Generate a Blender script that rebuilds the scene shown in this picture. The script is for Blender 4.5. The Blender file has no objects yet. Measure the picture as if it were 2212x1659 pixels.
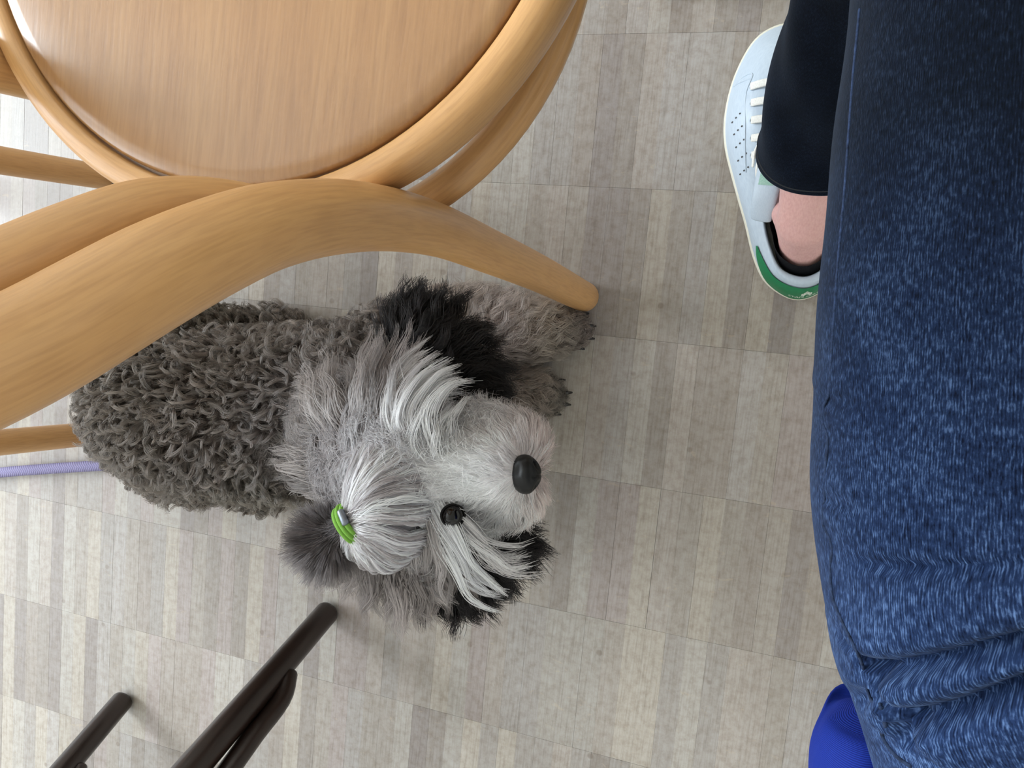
import bpy, bmesh, math, random
import numpy as np
from mathutils import Vector, Matrix
from mathutils.bvhtree import BVHTree

# ------------------------------------------------------------------ camera
W, HGT = 2212.0, 1659.0
F_PX, CX, CY = 1660.0, 1106.0, 829.5
CAM_H = 0.87
MROW = np.array([[0.9438414, 0.14249204, -0.29809298],
                 [0.1119424, -0.98677317, -0.11725017],
                 [-0.31085738, 0.07729632, -0.94730828]])   # world axes seen from the lens (right, down, forward)
scene = bpy.context.scene
COL = scene.collection
cam_d = bpy.data.cameras.new('camera')
cam = bpy.data.objects.new('camera', cam_d)
COL.objects.link(cam)
cam_d.sensor_fit = 'HORIZONTAL'
cam_d.sensor_width = 36.0
cam_d.lens = 36.0 * F_PX / W
cam_d.clip_start = 0.01
R3 = Matrix([[MROW[i, 0], -MROW[i, 1], -MROW[i, 2]] for i in range(3)])
cam.matrix_world = Matrix.Translation((0, 0, CAM_H)) @ R3.to_4x4()
scene.camera = cam
scene.cycles_curves.shape = 'RIBBONS'; scene.cycles_curves.subdivisions = 1
scene.cycles.adaptive_threshold = 0.09; scene.cycles.max_bounces = 7; scene.cycles.diffuse_bounces = 4; scene.cycles.glossy_bounces = 3; scene.cycles.transmission_bounces = 6; scene.cycles.transparent_max_bounces = 4

def at(px, py, z):
    """the point at height z that the photograph shows at this pixel"""
    d = MROW @ np.array([(px - CX) / F_PX, (py - CY) / F_PX, 1.0])
    t = (z - CAM_H) / d[2]
    return d * t + np.array([0, 0, CAM_H])

def proj(p):
    c = (np.asarray(p) - np.array([0, 0, CAM_H])) @ MROW
    return CX + F_PX * c[..., 0] / c[..., 2], CY + F_PX * c[..., 1] / c[..., 2], c[..., 2]

# ------------------------------------------------------------------ world, light, exposure
scene.view_settings.view_transform = 'Standard'
scene.view_settings.look = 'None'
scene.view_settings.exposure = 0.0
scene.view_settings.gamma = 1.0
world = bpy.data.worlds.new('world')
scene.world = world
world.use_nodes = True
world.node_tree.nodes['Background'].inputs[0].default_value = (0.80, 0.90, 1.0, 1)
world.node_tree.nodes['Background'].inputs[1].default_value = 1.6

def window_light(name, loc, rot, sx, sy, power, col):
    ld = bpy.data.lights.new(name, 'AREA')
    ld.shape = 'RECTANGLE'; ld.size = sx; ld.size_y = sy; ld.energy = power; ld.color = col
    o = bpy.data.objects.new(name, ld); COL.objects.link(o)
    o.location = loc; o.rotation_euler = rot
    return o
# daylight entering by the windows of the wall at the far left of the picture
WX = -3.6
WIN = [(-2.15, -0.75, 0.70, 2.75), (-0.28, 0.86, 0.70, 2.75)]      # y0, y1, z0, z1
for k, (y0, y1, z0, z1) in enumerate(WIN):
    window_light('window_daylight', (WX + 0.03, (y0 + y1) / 2, (z0 + z1) / 2), (0, math.radians(-90), 0),
                 z1 - z0, y1 - y0, (42, 200)[k], (0.84, 0.935, 1.0))
# ------------------------------------------------------------------ small helpers
rng = np.random.default_rng(7)
random.seed(7)
def lin(r, g, b):
    out = []
    for c in (r, g, b):
        c /= 255.0
        out.append(c / 12.92 if c <= 0.04045 else ((c + 0.055) / 1.055) ** 2.4)
    return tuple(out)
def lin4(c): return (*lin(*c), 1.0)

def mat(name, col=None, rough=0.5, spec=0.5, **kw):
    m = bpy.data.materials.new(name); m.use_nodes = True
    b = m.node_tree.nodes['Principled BSDF']
    if col is not None: b.inputs['Base Color'].default_value = lin4(col)
    b.inputs['Roughness'].default_value = rough
    b.inputs['Specular IOR Level'].default_value = spec
    for k, v in kw.items(): b.inputs[k.replace('_', ' ')].default_value = v
    return m, m.node_tree.nodes, m.node_tree.links, b
def node(ns, t, **kw):
    n = ns.new(t)
    for k, v in kw.items():
        if k in n.inputs: n.inputs[k].default_value = v
        else: setattr(n, k, v)
    return n
def ramp(ns, stops):
    r = ns.new('ShaderNodeValToRGB')
    e = r.color_ramp.elements
    while len(e) < len(stops): e.new(0.5)
    for i, (p, c) in enumerate(stops):
        e[i].position = p; e[i].color = lin4(c)
    return r

def new_obj(name, data, parent=None, material=None, **props):
    o = bpy.data.objects.new(name, data); COL.objects.link(o)
    if material is not None:
        data.materials.append(material)
    if parent is not None:
        o.parent = parent
        o.matrix_parent_inverse = Matrix.Translation(-Vector(parent.location)) if parent.rotation_euler.z == 0 else parent.matrix_basis.inverted()
    for k, v in props.items(): o[k] = v
    return o
def mesh_from(name, V, Fs, smooth=True):
    me = bpy.data.meshes.new(name)
    me.from_pydata([tuple(map(float, v)) for v in V], [], Fs)
    if smooth: me.polygons.foreach_set('use_smooth', [True] * len(me.polygons))
    me.update()
    return me
def empty(name, loc, label, cat, group=None):
    o = bpy.data.objects.new(name, None); COL.objects.link(o)
    o.location = loc; o.empty_display_size = 0.05
    o['label'] = label; o['category'] = cat
    if group: o['group'] = group
    return o

def catmull(P, n):
    """smooth curve through rows of P (any number of columns), n samples"""
    P = np.asarray(P, float)
    d = np.r_[0, np.cumsum(np.sqrt(np.linalg.norm(np.diff(P[:, :3], axis=0), axis=1)) + 1e-9)]
    E = np.vstack([2 * P[0] - P[1], P, 2 * P[-1] - P[-2]])
    dd = np.r_[d[0] - (d[1] - d[0]), d, d[-1] + d[-1] - d[-2]]
    t = np.linspace(d[0], d[-1], n)
    i = np.clip(np.searchsorted(d, t, 'right') - 1, 0, len(P) - 2)
    p0, p1, p2, p3 = E[i], E[i + 1], E[i + 2], E[i + 3]
    t0, t1, t2, t3 = dd[i][:, None], dd[i + 1][:, None], dd[i + 2][:, None], dd[i + 3][:, None]
    t = t[:, None]
    A1 = (t1 - t) / (t1 - t0) * p0 + (t - t0) / (t1 - t0) * p1
    A2 = (t2 - t) / (t2 - t1) * p1 + (t - t1) / (t2 - t1) * p2
    A3 = (t3 - t) / (t3 - t2) * p2 + (t - t2) / (t3 - t2) * p3
    B1 = (t2 - t) / (t2 - t0) * A1 + (t - t0) / (t2 - t0) * A2
    B2 = (t3 - t) / (t3 - t1) * A2 + (t - t1) / (t3 - t1) * A3
    return (t2 - t) / (t2 - t1) * B1 + (t - t1) / (t2 - t1) * B2

def frames(P, ref=None, closed=False):
    T = np.gradient(P, axis=0)
    if closed: T = np.roll(P, -1, 0) - np.roll(P, 1, 0)
    T /= np.linalg.norm(T, axis=1)[:, None]
    N = np.zeros_like(P)
    if ref is not None:
        for i in range(len(P)):
            n = ref - T[i] * (ref @ T[i]); N[i] = n / np.linalg.norm(n)
    else:
        r = np.array([0, 0, 1.0]) if abs(T[0][2]) < 0.9 else np.array([1.0, 0, 0])
        n = r - T[0] * (r @ T[0]); N[0] = n / np.linalg.norm(n)
        for i in range(1, len(P)):
            n = N[i - 1] - T[i] * (N[i - 1] @ T[i]); N[i] = n / np.linalg.norm(n)
    return T, N, np.cross(T, N)

def tube_mesh(name, P, R, seg=20, closed=False, cap=True, ry=None, ref=None, power=2.0):
    """tube along points P, radius R (array); rounded ends; ry second radius; power >2 gives a squarer section"""
    P = np.asarray(P, float); R = np.broadcast_to(np.asarray(R, float), (len(P),)).copy()
    RY = R if ry is None else np.broadcast_to(np.asarray(ry, float), (len(P),)).copy()
    if cap and not closed:
        T, _, _ = frames(P)
        def ends(p, t, r, ry_, s):
            k = [math.radians(a) for a in (25, 50, 70, 84)]
            return [(p + s * t * min(r, ry_) * 0.55 * math.sin(a), r * math.cos(a), ry_ * math.cos(a)) for a in k]
        a = ends(P[0], T[0], R[0], RY[0], -1)[::-1]; b = ends(P[-1], T[-1], R[-1], RY[-1], 1)
        P2 = np.vstack([[x[0] for x in a], P, [x[0] for x in b]])
        R = np.r_[[x[1] for x in a], R, [x[1] for x in b]]; RY = np.r_[[x[2] for x in a], RY, [x[2] for x in b]]
        T0, N0, B0 = frames(P, ref)
        na, nb = len(a), len(b)
        N = np.vstack([np.repeat(N0[:1], na, 0), N0, np.repeat(N0[-1:], nb, 0)])
        B = np.vstack([np.repeat(B0[:1], na, 0), B0, np.repeat(B0[-1:], nb, 0)])
        P = P2
    else:
        _, N, B = frames(P, ref, closed)
    th = np.linspace(0, 2 * math.pi, seg, endpoint=False)
    c, s = np.cos(th), np.sin(th)
    e = 2.0 / power
    c = np.sign(c) * np.abs(c) ** e; s = np.sign(s) * np.abs(s) ** e
    V = P[:, None, :] + N[:, None, :] * (R[:, None] * c)[..., None] + B[:, None, :] * (RY[:, None] * s)[..., None]
    n = len(P)
    V = V.reshape(-1, 3)
    Fs = []
    for i in range(n if closed else n - 1):
        i2 = (i + 1) % n
        for j in range(seg):
            j2 = (j + 1) % seg
            Fs.append((i * seg + j, i * seg + j2, i2 * seg + j2, i2 * seg + j))
    if not closed and cap:
        Fs.append(tuple(range(seg - 1, -1, -1))); Fs.append(tuple((n - 1) * seg + j for j in range(seg)))
    me = mesh_from(name, V, Fs)
    al = np.r_[0, np.cumsum(np.linalg.norm(np.diff(P, axis=0), axis=1))]
    uv = np.zeros((len(me.loops), 2), np.float32)
    vi = np.empty(len(me.loops), int); me.loops.foreach_get('vertex_index', vi)
    uv[:, 0] = al[vi // seg]; uv[:, 1] = (1 - np.abs(2 * (vi % seg) / seg - 1)) * R.max() * 3.1
    me.uv_layers.new(name='UVMap').data.foreach_set('uv', uv.ravel())
    return me

def lathe_mesh(name, prof, center, seg=96, close_axis=False):
    """profile (r, z) turned about a vertical axis"""
    V, Fs = [], []
    n = len(prof)
    for k in range(seg):
        a = 2 * math.pi * k / seg
        for r, z in prof: V.append((center[0] + r * math.cos(a), center[1] + r * math.sin(a), center[2] + z))
    m = n if not close_axis else n
    for k in range(seg):
        k2 = (k + 1) % seg
        for i in range(n - 1 if close_axis else n):
            i2 = (i + 1) % n
            Fs.append((k * n + i, k2 * n + i, k2 * n + i2, k * n + i2))
    me = mesh_from(name, V, Fs)
    vi = np.empty(len(me.loops), int); me.loops.foreach_get('vertex_index', vi)
    sl = np.r_[0, np.cumsum(np.linalg.norm(np.diff(np.array(prof), axis=0), axis=1))]
    uv = np.zeros((len(me.loops), 2), np.float32); kk_ = vi // n
    uv[:, 0] = np.abs(2 * kk_ / seg - 1) * math.pi * max(q[0] for q in prof); uv[:, 1] = sl[vi % n]
    me.uv_layers.new(name='UVMap').data.foreach_set('uv', uv.ravel())
    return me

def remesh_blobs(name, blobs, voxel=0.006, smooth=6, floor=None):
    """one continuous surface grown round (x, y, z, rx, ry, rz[, axis matrix]) lumps"""
    bm = bmesh.new()
    for b in blobs:
        M = Matrix.Translation(b[:3])
        if len(b) > 6: M = M @ b[6]
        M = M @ Matrix.Diagonal((b[3], b[4], b[5], 1))
        bmesh.ops.create_icosphere(bm, subdivisions=3, radius=1.0, matrix=M)
    me = bpy.data.meshes.new(name + '_tmp'); bm.to_mesh(me); bm.free()
    o = bpy.data.objects.new(name + '_tmp', me); COL.objects.link(o)
    md = o.modifiers.new('r', 'REMESH'); md.mode = 'VOXEL'; md.voxel_size = voxel; md.use_smooth_shade = True
    sm = o.modifiers.new('s', 'SMOOTH'); sm.factor = 0.6; sm.iterations = smooth
    dg = bpy.context.evaluated_depsgraph_get()
    out = bpy.data.meshes.new_from_object(o.evaluated_get(dg))
    bpy.data.objects.remove(o); bpy.data.meshes.remove(me)
    out.name = name
    if floor is not None:
        co = np.empty(len(out.vertices) * 3); out.vertices.foreach_get('co', co)
        co = co.reshape(-1, 3); co[:, 2] = np.maximum(co[:, 2], floor)
        out.vertices.foreach_set('co', co.ravel()); out.update()
    out.polygons.foreach_set('use_smooth', [True] * len(out.polygons))
    return out
def capsule_blobs(a, b, ra, rb, n=6):
    a, b = np.asarray(a, float), np.asarray(b, float)
    return [(*(a + (b - a) * t), *([ra + (rb - ra) * t] * 3)) for t in np.linspace(0, 1, n)]

# ------------------------------------------------------------------ materials
def wood_mat(name, dark, mid, light, rough, along='Y', scale=1.0, coat=0.0):
    m, ns, ls, b = mat(name, rough=rough)
    tc = node(ns, 'ShaderNodeTexCoord')
    mp = node(ns, 'ShaderNodeMapping')
    st = {'UV': (7, 90, 1), 'Y': (70, 4, 70), 'Z': (60, 60, 6)}[along]
    src = 'UV' if along == 'UV' else 'Object'
    mp.inputs['Scale'].default_value = [v * scale for v in st]
    ls.new(tc.outputs[src], mp.inputs[0])
    n1 = node(ns, 'ShaderNodeTexNoise', Scale=1.0, Detail=5.0, Roughness=0.6)
    ls.new(mp.outputs[0], n1.inputs['Vector'])
    r = ramp(ns, [(0.25, dark), (0.5, mid), (0.75, light)])
    ls.new(n1.outputs[0], r.inputs[0])
    mp2 = node(ns, 'ShaderNodeMapping'); mp2.inputs['Scale'].default_value = [v * scale * 7 for v in st]
    ls.new(tc.outputs[src], mp2.inputs[0])
    n2 = node(ns, 'ShaderNodeTexNoise', Scale=1.0, Detail=2.0)
    ls.new(mp2.outputs[0], n2.inputs['Vector'])
    r2 = ramp(ns, [(0.3, (205, 195, 185)), (0.6, (255, 255, 255))])
    ls.new(n2.outputs[0], r2.inputs[0])
    mx = node(ns, 'ShaderNodeMix', data_type='RGBA', blend_type='MULTIPLY'); mx.inputs[0].default_value = 0.35
    ls.new(r.outputs[0], mx.inputs[6]); ls.new(r2.outputs[0], mx.inputs[7])
    ls.new(mx.outputs[2], b.inputs['Base Color'])
    bp = node(ns, 'ShaderNodeBump', Strength=0.12, Distance=0.001)
    ls.new(n2.outputs[0], bp.inputs['Height']); ls.new(bp.outputs[0], b.inputs['Normal'])
    b.inputs['Coat Weight'].default_value = coat; b.inputs['Coat Roughness'].default_value = 0.25
    return m
M_BEECH = wood_mat('beech_frame', (198, 148, 94), (204, 155, 100), (210, 163, 108), 0.40, 'UV', 0.8, 0.12)
M_SEAT = wood_mat('beech_veneer', (152, 109, 67), (157, 114, 71), (166, 124, 80), 0.34, 'Y', 0.8, 0.35)
M_DARKWOOD = wood_mat('dark_stained_wood', (26, 16, 12), (36, 23, 17), (48, 31, 23), 0.35, 'UV', 1.0, 0.2)

def plank_mat():
    m, ns, ls, b = mat('parquet_finger', rough=0.42, spec=0.4)
    b.inputs['Coat Weight'].default_value = 0.12; b.inputs['Coat Roughness'].default_value = 0.4
    oi = node(ns, 'ShaderNodeObjectInfo')
    tc = node(ns, 'ShaderNodeTexCoord')
    geo = node(ns, 'ShaderNodeNewGeometry')
    mp = node(ns, 'ShaderNodeMapping'); mp.inputs['Scale'].default_value = (420, 16, 40)
    ls.new(geo.outputs['Position'], mp.inputs[0])
    n1 = node(ns, 'ShaderNodeTexNoise', Scale=1.0, Detail=4.0, Roughness=0.65); ls.new(mp.outputs[0], n1.inputs['Vector'])
    r1 = ramp(ns, [(0.25, (205, 198, 190)), (0.5, (242, 238, 232)), (0.8, (255, 255, 255))]); ls.new(n1.outputs[0], r1.inputs[0])
    n2 = node(ns, 'ShaderNodeTexNoise', Scale=95.0, Detail=4.0, Roughness=0.7); ls.new(geo.outputs['Position'], n2.inputs['Vector'])
    r2 = ramp(ns, [(0.3, (215, 206, 196)), (0.55, (246, 243, 240)), (0.75, (255, 255, 255))]); ls.new(n2.outputs[0], r2.inputs[0])
    mx = node(ns, 'ShaderNodeMix', data_type='RGBA', blend_type='MULTIPLY'); mx.inputs[0].default_value = 0.85
    ls.new(oi.outputs['Color'], mx.inputs[6]); ls.new(r1.outputs[0], mx.inputs[7])
    mx2 = node(ns, 'ShaderNodeMix', data_type='RGBA', blend_type='MULTIPLY'); mx2.inputs[0].default_value = 0.8
    ls.new(mx.outputs[2], mx2.inputs[6]); ls.new(r2.outputs[0], mx2.inputs[7])
    # rays of the oak: pale short flecks, and a few worn specks
    mp3 = node(ns, 'ShaderNodeMapping'); mp3.inputs['Scale'].default_value = (60, 150, 60)
    ls.new(geo.outputs['Position'], mp3.inputs[0])
    n3 = node(ns, 'ShaderNodeTexNoise', Scale=1.0, Detail=3.0, Distortion=1.5); ls.new(mp3.outputs[0], n3.inputs['Vector'])
    r3 = ramp(ns, [(0.66, (0, 0, 0)), (0.74, (255, 255, 255))]); ls.new(n3.outputs[0], r3.inputs[0])
    mul = node(ns, 'ShaderNodeMath', operation='MULTIPLY'); mul.inputs[1].default_value = 0.28
    ls.new(r3.outputs[0], mul.inputs[0])
    mx3 = node(ns, 'ShaderNodeMix', data_type='RGBA'); mx3.inputs[7].default_value = lin4((188, 168, 142))
    ls.new(mul.outputs[0], mx3.inputs[0]); ls.new(mx2.outputs[2], mx3.inputs[6])
    vo = node(ns, 'ShaderNodeTexVoronoi', Scale=16.0); ls.new(geo.outputs['Position'], vo.inputs['Vector'])
    r4 = ramp(ns, [(0.0, (255, 255, 255)), (0.045, (255, 255, 255)), (0.07, (0, 0, 0))]); ls.new(vo.outputs['Distance'], r4.inputs[0])
    mul4 = node(ns, 'ShaderNodeMath', operation='MULTIPLY'); mul4.inputs[1].default_value = 0.35; ls.new(r4.outputs[0], mul4.inputs[0])
    mx4 = node(ns, 'ShaderNodeMix', data_type='RGBA'); mx4.inputs[7].default_value = lin4((92, 72, 54))
    ls.new(mul4.outputs[0], mx4.inputs[0]); ls.new(mx3.outputs[2], mx4.inputs[6])
    ls.new(mx4.outputs[2], b.inputs['Base Color'])
    rr = node(ns, 'ShaderNodeMapRange'); rr.inputs['To Min'].default_value = 0.42; rr.inputs['To Max'].default_value = 0.60
    ls.new(n2.outputs[0], rr.inputs['Value']); ls.new(rr.outputs[0], b.inputs['Roughness'])
    bp = node(ns, 'ShaderNodeBump', Strength=0.25, Distance=0.0006); ls.new(n1.outputs[0], bp.inputs['Height'])
    ls.new(bp.outputs[0], b.inputs['Normal'])
    return m
M_PLANK = plank_mat()
M_SUB = mat('parquet_joint', (134, 122, 106), 0.8)[0]
def wall_mat():
    m, ns, ls, b = mat('painted_wall', (238, 235, 228), 0.9)
    n1 = node(ns, 'ShaderNodeTexNoise', Scale=120.0, Detail=3.0)
    bp = node(ns, 'ShaderNodeBump', Strength=0.1, Distance=0.002); ls.new(n1.outputs[0], bp.inputs['Height']); ls.new(bp.outputs[0], b.inputs['Normal'])
    return m
M_WALL = wall_mat()
M_FRAME = mat('window_paint', (225, 222, 216), 0.4)[0]
M_GLASS = mat('window_glass', (255, 255, 255), 0.02, Transmission_Weight=1.0, IOR=1.01)[0]

# ------------------------------------------------------------------ the room
def box_bm(bm, x0, x1, y0, y1, z0, z1):
    bmesh.ops.create_cube(bm, size=1.0, matrix=Matrix.Translation(((x0 + x1) / 2, (y0 + y1) / 2, (z0 + z1) / 2)) @ Matrix.Diagonal((x1 - x0, y1 - y0, z1 - z0, 1)))
def box_obj(name, boxes, material, parent=None, **props):
    bm = bmesh.new()
    for b in boxes: box_bm(bm, *b)
    me = bpy.data.meshes.new(name); bm.to_mesh(me); bm.free()
    return new_obj(name, me, parent, material, **props)
XR, YB, YF, ZC = 2.2, -2.7, 2.6, 3.0
floor = box_obj('floor', [(WX - 0.2, XR + 0.2, YB - 0.2, YF + 0.2, -0.06, -0.004)], M_SUB, kind='structure')
box_obj('ceiling', [(WX - 0.2, XR + 0.2, YB - 0.2, YF + 0.2, ZC, ZC + 0.1)], M_WALL, kind='structure')
box_obj('wall_right', [(XR, XR + 0.15, YB, YF, -0.004, ZC)], M_WALL, kind='structure')
box_obj('wall_back', [(WX - 0.2, XR + 0.15, YB - 0.15, YB, -0.004, ZC)], M_WALL, kind='structure')
box_obj('wall_front', [(WX - 0.2, XR + 0.15, YF, YF + 0.15, -0.004, ZC)], M_WALL, kind='structure')
wb = []
ys = [YB] + [v for w in WIN for v in w[:2]] + [YF]
for i in range(0, len(ys), 2): wb.append((WX - 0.15, WX, ys[i], ys[i + 1], -0.004, ZC))
for (y0, y1, z0, z1) in WIN:
    wb.append((WX - 0.15, WX, y0, y1, -0.004, z0)); wb.append((WX - 0.15, WX, y0, y1, z1, ZC))
box_obj('wall_left', wb, M_WALL, kind='structure')
for k, (y0, y1, z0, z1) in enumerate(WIN):
    fr = box_obj('window_%d' % (k + 1), [(WX - 0.1, WX - 0.05, y0, y0 + 0.05, z0, z1), (WX - 0.1, WX - 0.05, y1 - 0.05, y1, z0, z1),
                 (WX - 0.1, WX - 0.05, y0, y1, z0, z0 + 0.05), (WX - 0.1, WX - 0.05, y0, y1, z1 - 0.05, z1),
                 (WX - 0.1, WX - 0.05, (y0 + y1) / 2 - 0.025, (y0 + y1) / 2 + 0.025, z0, z1)], M_FRAME, kind='structure')
    box_obj('pane', [(WX - 0.08, WX - 0.074, y0 + 0.05, y1 - 0.05, z0 + 0.05, z1 - 0.05)], M_GLASS, fr)
box_obj('baseboard_left', [(WX, WX + 0.015, YB, YF, -0.004, 0.08)], M_FRAME, kind='structure')

# the parquet: narrow oak fingers laid side by side in rows
def build_parquet():
    PL, PW, TH = 0.1662, 0.0236, 0.008
    rot = math.radians(1.4)
    cr, sr = math.cos(rot), math.sin(rot)
    OX, OY = -0.1225, -0.0356
    bm = bmesh.new()
    box_bm(bm, -PW / 2 + 0.00002, PW / 2 - 0.00002, -PL / 2 + 0.00010, PL / 2 - 0.00010, -TH, 0)
    top = [e for e in bm.edges if all(v.co.z > -1e-6 for v in e.verts)]
    bmesh.ops.bevel(bm, geom=top, offset=0.00006, segments=1, affect='EDGES')
    pm = bpy.data.meshes.new('plank'); bm.to_mesh(pm); bm.free()
    pm.materials.append(M_PLANK)
    tones = [(150, 138, 120), (158, 145, 127), (143, 130, 113), (162, 152, 134), (150, 135, 121), (137, 125, 109),
             (156, 146, 131), (166, 153, 131), (147, 137, 122), (130, 118, 105)]
    cells = []
    for r in range(-16, 17):
        base = rng.normal(0, 2)
        for c in range(-152, 102):
            u = c * PW + rng.normal(0, 0.0001); v = (r + 0.5) * PL
            x = OX + u * cr - v * sr; y = OY + u * sr + v * cr
            if not (WX + 0.02 < x < XR - 0.02 and YB + 0.09 < y < YF - 0.09): continue
            # block to block shade (seven fingers make a block) plus finger to finger shade
            rs = np.random.default_rng(abs((c // 7) * 131 + r * 977) + 5)
            bl = rs.normal(0, 4.5) + base
            t = np.array(tones[rng.integers(len(tones))]) * 0.64 * np.array((1.20, 1.26, 1.38)) + np.array((151, 146, 139)) * 0.36 * 1.25 + bl - np.array((15, 14, 9))
            px, py, d = proj(np.array([x, y, 0.0]))
            inside = (-30 < px < W + 30) and (-160 < py < HGT + 160)
            # is it under the seat, the dog or the thigh as the photograph sees it?
            hid = (px < 1000 and py < 230) or (230 < px < 640 and 740 < py < 1040) or (px > 1830) or (650 < px < 1000 and 760 < py < 1250)
            cells.append((d + (0 if inside else 10) + (3 if hid else 0), x, y, t, rng.normal(0, 0.00004)))
    cells.sort(key=lambda c: c[0])
    for i, (d, x, y, t, dz) in enumerate(cells[:300]):
        o = bpy.data.objects.new('plank', pm); COL.objects.link(o)
        o.location = (x, y, dz); o.rotation_euler.z = rot
        o.parent = floor
        o.color = lin4(np.clip(t, 50, 230))
    # the remaining fingers: same pieces, joined, in a few shades
    m2 = M_PLANK.copy(); m2.name = 'parquet_field'
    ns, ls = m2.node_tree.nodes, m2.node_tree.links
    at_ = node(ns, 'ShaderNodeAttribute', attribute_name='finger_color')
    oi = [n for n in ns if n.type == 'OBJECT_INFO'][0]
    tgt = [l.to_socket for l in ls if l.from_node == oi][0]
    ls.new(at_.outputs['Color'], tgt)
    bv = np.array([v.co for v in pm.vertices]); bf = [tuple(p.vertices) for p in pm.polygons]
    V, Fs, Cc = [], [], []
    for i, (d, x, y, t, dz) in enumerate(cells[300:]):
        k = len(bv) * i
        q = np.c_[x + bv[:, 0] * cr - bv[:, 1] * sr, y + bv[:, 0] * sr + bv[:, 1] * cr, bv[:, 2] + dz]
        V.append(q); Fs += [tuple(a + k for a in f_) for f_ in bf]; Cc += [lin4(np.clip(t, 50, 230))] * len(bv)
    me = mesh_from('plank_field', np.vstack(V), Fs, smooth=False)
    ca = me.color_attributes.new('finger_color', 'FLOAT_COLOR', 'POINT')
    ca.data.foreach_set('color', np.array(Cc, np.float32).ravel())
    new_obj('plank_field', me, floor, m2, kind='stuff')
build_parquet()

# ------------------------------------------------------------------ bentwood chairs
def bentwood_chair(C, ang, label, foot_lat=0.196, full=True):
    root = empty('bentwood_chair', (C[0], C[1], 0.0), label, 'chair', 'light bentwood chairs')
    a = np.array([math.cos(ang), math.sin(ang)]); l = np.array([-a[1], a[0]])      # towards the back, towards its right side
    def P(ax, lat, z): return np.array([C[0] + a[0] * ax + l[0] * lat, C[1] + a[1] * ax + l[1] * lat, z])
    df = foot_lat - 0.196
    # rear legs and outer back in one bent rod
    prof = [(0.207, 0.196 + df, 0.0095, .0170), (0.193, 0.184 + df * .6, 0.181, .0172), (0.186, 0.177 + df * .4, 0.296, .0172), (0.1815, 0.171 + df * .1, 0.386, .0176),
            (0.1825, 0.1675, 0.441, .0186), (0.187, 0.167, 0.493, .0194), (0.194, 0.168, 0.536, .0196), (0.203, 0.169, 0.570, .0200), (0.215, 0.170, 0.600, .0204),
            (0.228, 0.171, 0.627, .0206), (0.242, 0.172, 0.652, .0203), (0.254, 0.172, 0.672, .0199), (0.266, 0.171, 0.695, .0194), (0.285, 0.166, 0.735, .0185), (0.303, 0.150, 0.785, .0178),
            (0.316, 0.118, 0.828, .0172), (0.324, 0.070, 0.855, .0168), (0.327, 0.0, 0.864, .0166)]
    pts = [(*P(x, y, z), r) for x, y, z, r in prof] + [(*P(x, -y, z), r) for x, y, z, r in prof[-2::-1]]
    cur = catmull(pts, 150)
    new_obj('back_hoop', tube_mesh('back_hoop', cur[:, :3], cur[:, 3], 24), root, M_BEECH, label='bent rod forming both rear legs and the outer back')
    # inner back loop
    ip = [(0.202, 0.150, 0.528), (0.203, 0.141, 0.548), (0.207, 0.134, 0.573), (0.215, 0.131, 0.600), (0.228, 0.131, 0.627), (0.242, 0.131, 0.652), (0.254, 0.130, 0.672),
          (0.266, 0.127, 0.695), (0.282, 0.117, 0.730), (0.297, 0.095, 0.765), (0.305, 0.058, 0.790), (0.309, 0.0, 0.800)]
    pts = [P(*q) for q in ip] + [P(x, -y, z) for x, y, z in ip[-2::-1]]
    cur = catmull(np.array(pts), 110)
    new_obj('inner_hoop', tube_mesh('inner_hoop', cur, 0.0165, 20), root, M_BEECH)
    # seat board, a little dished, and the bent ring it lies in
    zt = 0.462
    c3 = (C[0], C[1], zt)
    seat = [(0.0, -0.0055), (0.06, -0.005), (0.12, -0.0035), (0.17, -0.0015), (0.197, 0.0), (0.2055, -0.0006), (0.2082, -0.003), (0.2084, -0.012), (0.2, -0.014), (0.0, -0.014)]
    new_obj('seat', lathe_mesh('seat', seat, c3, 128, True), root, M_SEAT, label='round veneered seat board')
    ring = [(0.2105, -0.006), (0.2112, -0.0008), (0.2130, 0.0008), (0.2225, 0.0006), (0.2265, -0.0012), (0.2290, -0.0045), (0.2300, -0.010), (0.2302, -0.021), (0.2285, -0.027), (0.2250, -0.030), (0.217, -0.031), (0.2105, -0.028), (0.2100, -0.02)]
    new_obj('seat_ring', lathe_mesh('seat_ring', ring, c3, 128), root, M_BEECH)
    # leg brace hoop below the seat, inside the legs
    th = np.linspace(0, 2 * math.pi, 90, endpoint=False)
    R0, sh = 0.196, 0.033
    bp = np.array([P(sh + R0 * 1.0 * math.cos(t), R0 * math.sin(t), 0.367) for t in th])
    new_obj('brace_ring', tube_mesh('brace_ring', bp, 0.0122, 16, closed=True, cap=False), root, M_BEECH)
    for s in (1, -1):
        q = np.array([P(-0.122, s * 0.150, 0.43), P(-0.124, s * 0.153, 0.33), P(-0.127, s * 0.156, 0.2), P(-0.133, s * 0.162, 0.008)])
        cur = catmull(np.c_[q, [.0165, .016, .0145, .0125]], 24)
        new_obj('leg', tube_mesh('leg', cur[:, :3], cur[:, 3], 18), root, M_BEECH)
    return root
bentwood_chair((-0.335, 0.254), math.radians(-104.5), 'pale beech bentwood chair with a round veneered seat, beside the dog')
bentwood_chair((-1.107, -0.0875), 0.0, 'pale beech chair at the left edge, only its slim legs showing behind the dog', 0.183)

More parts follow.
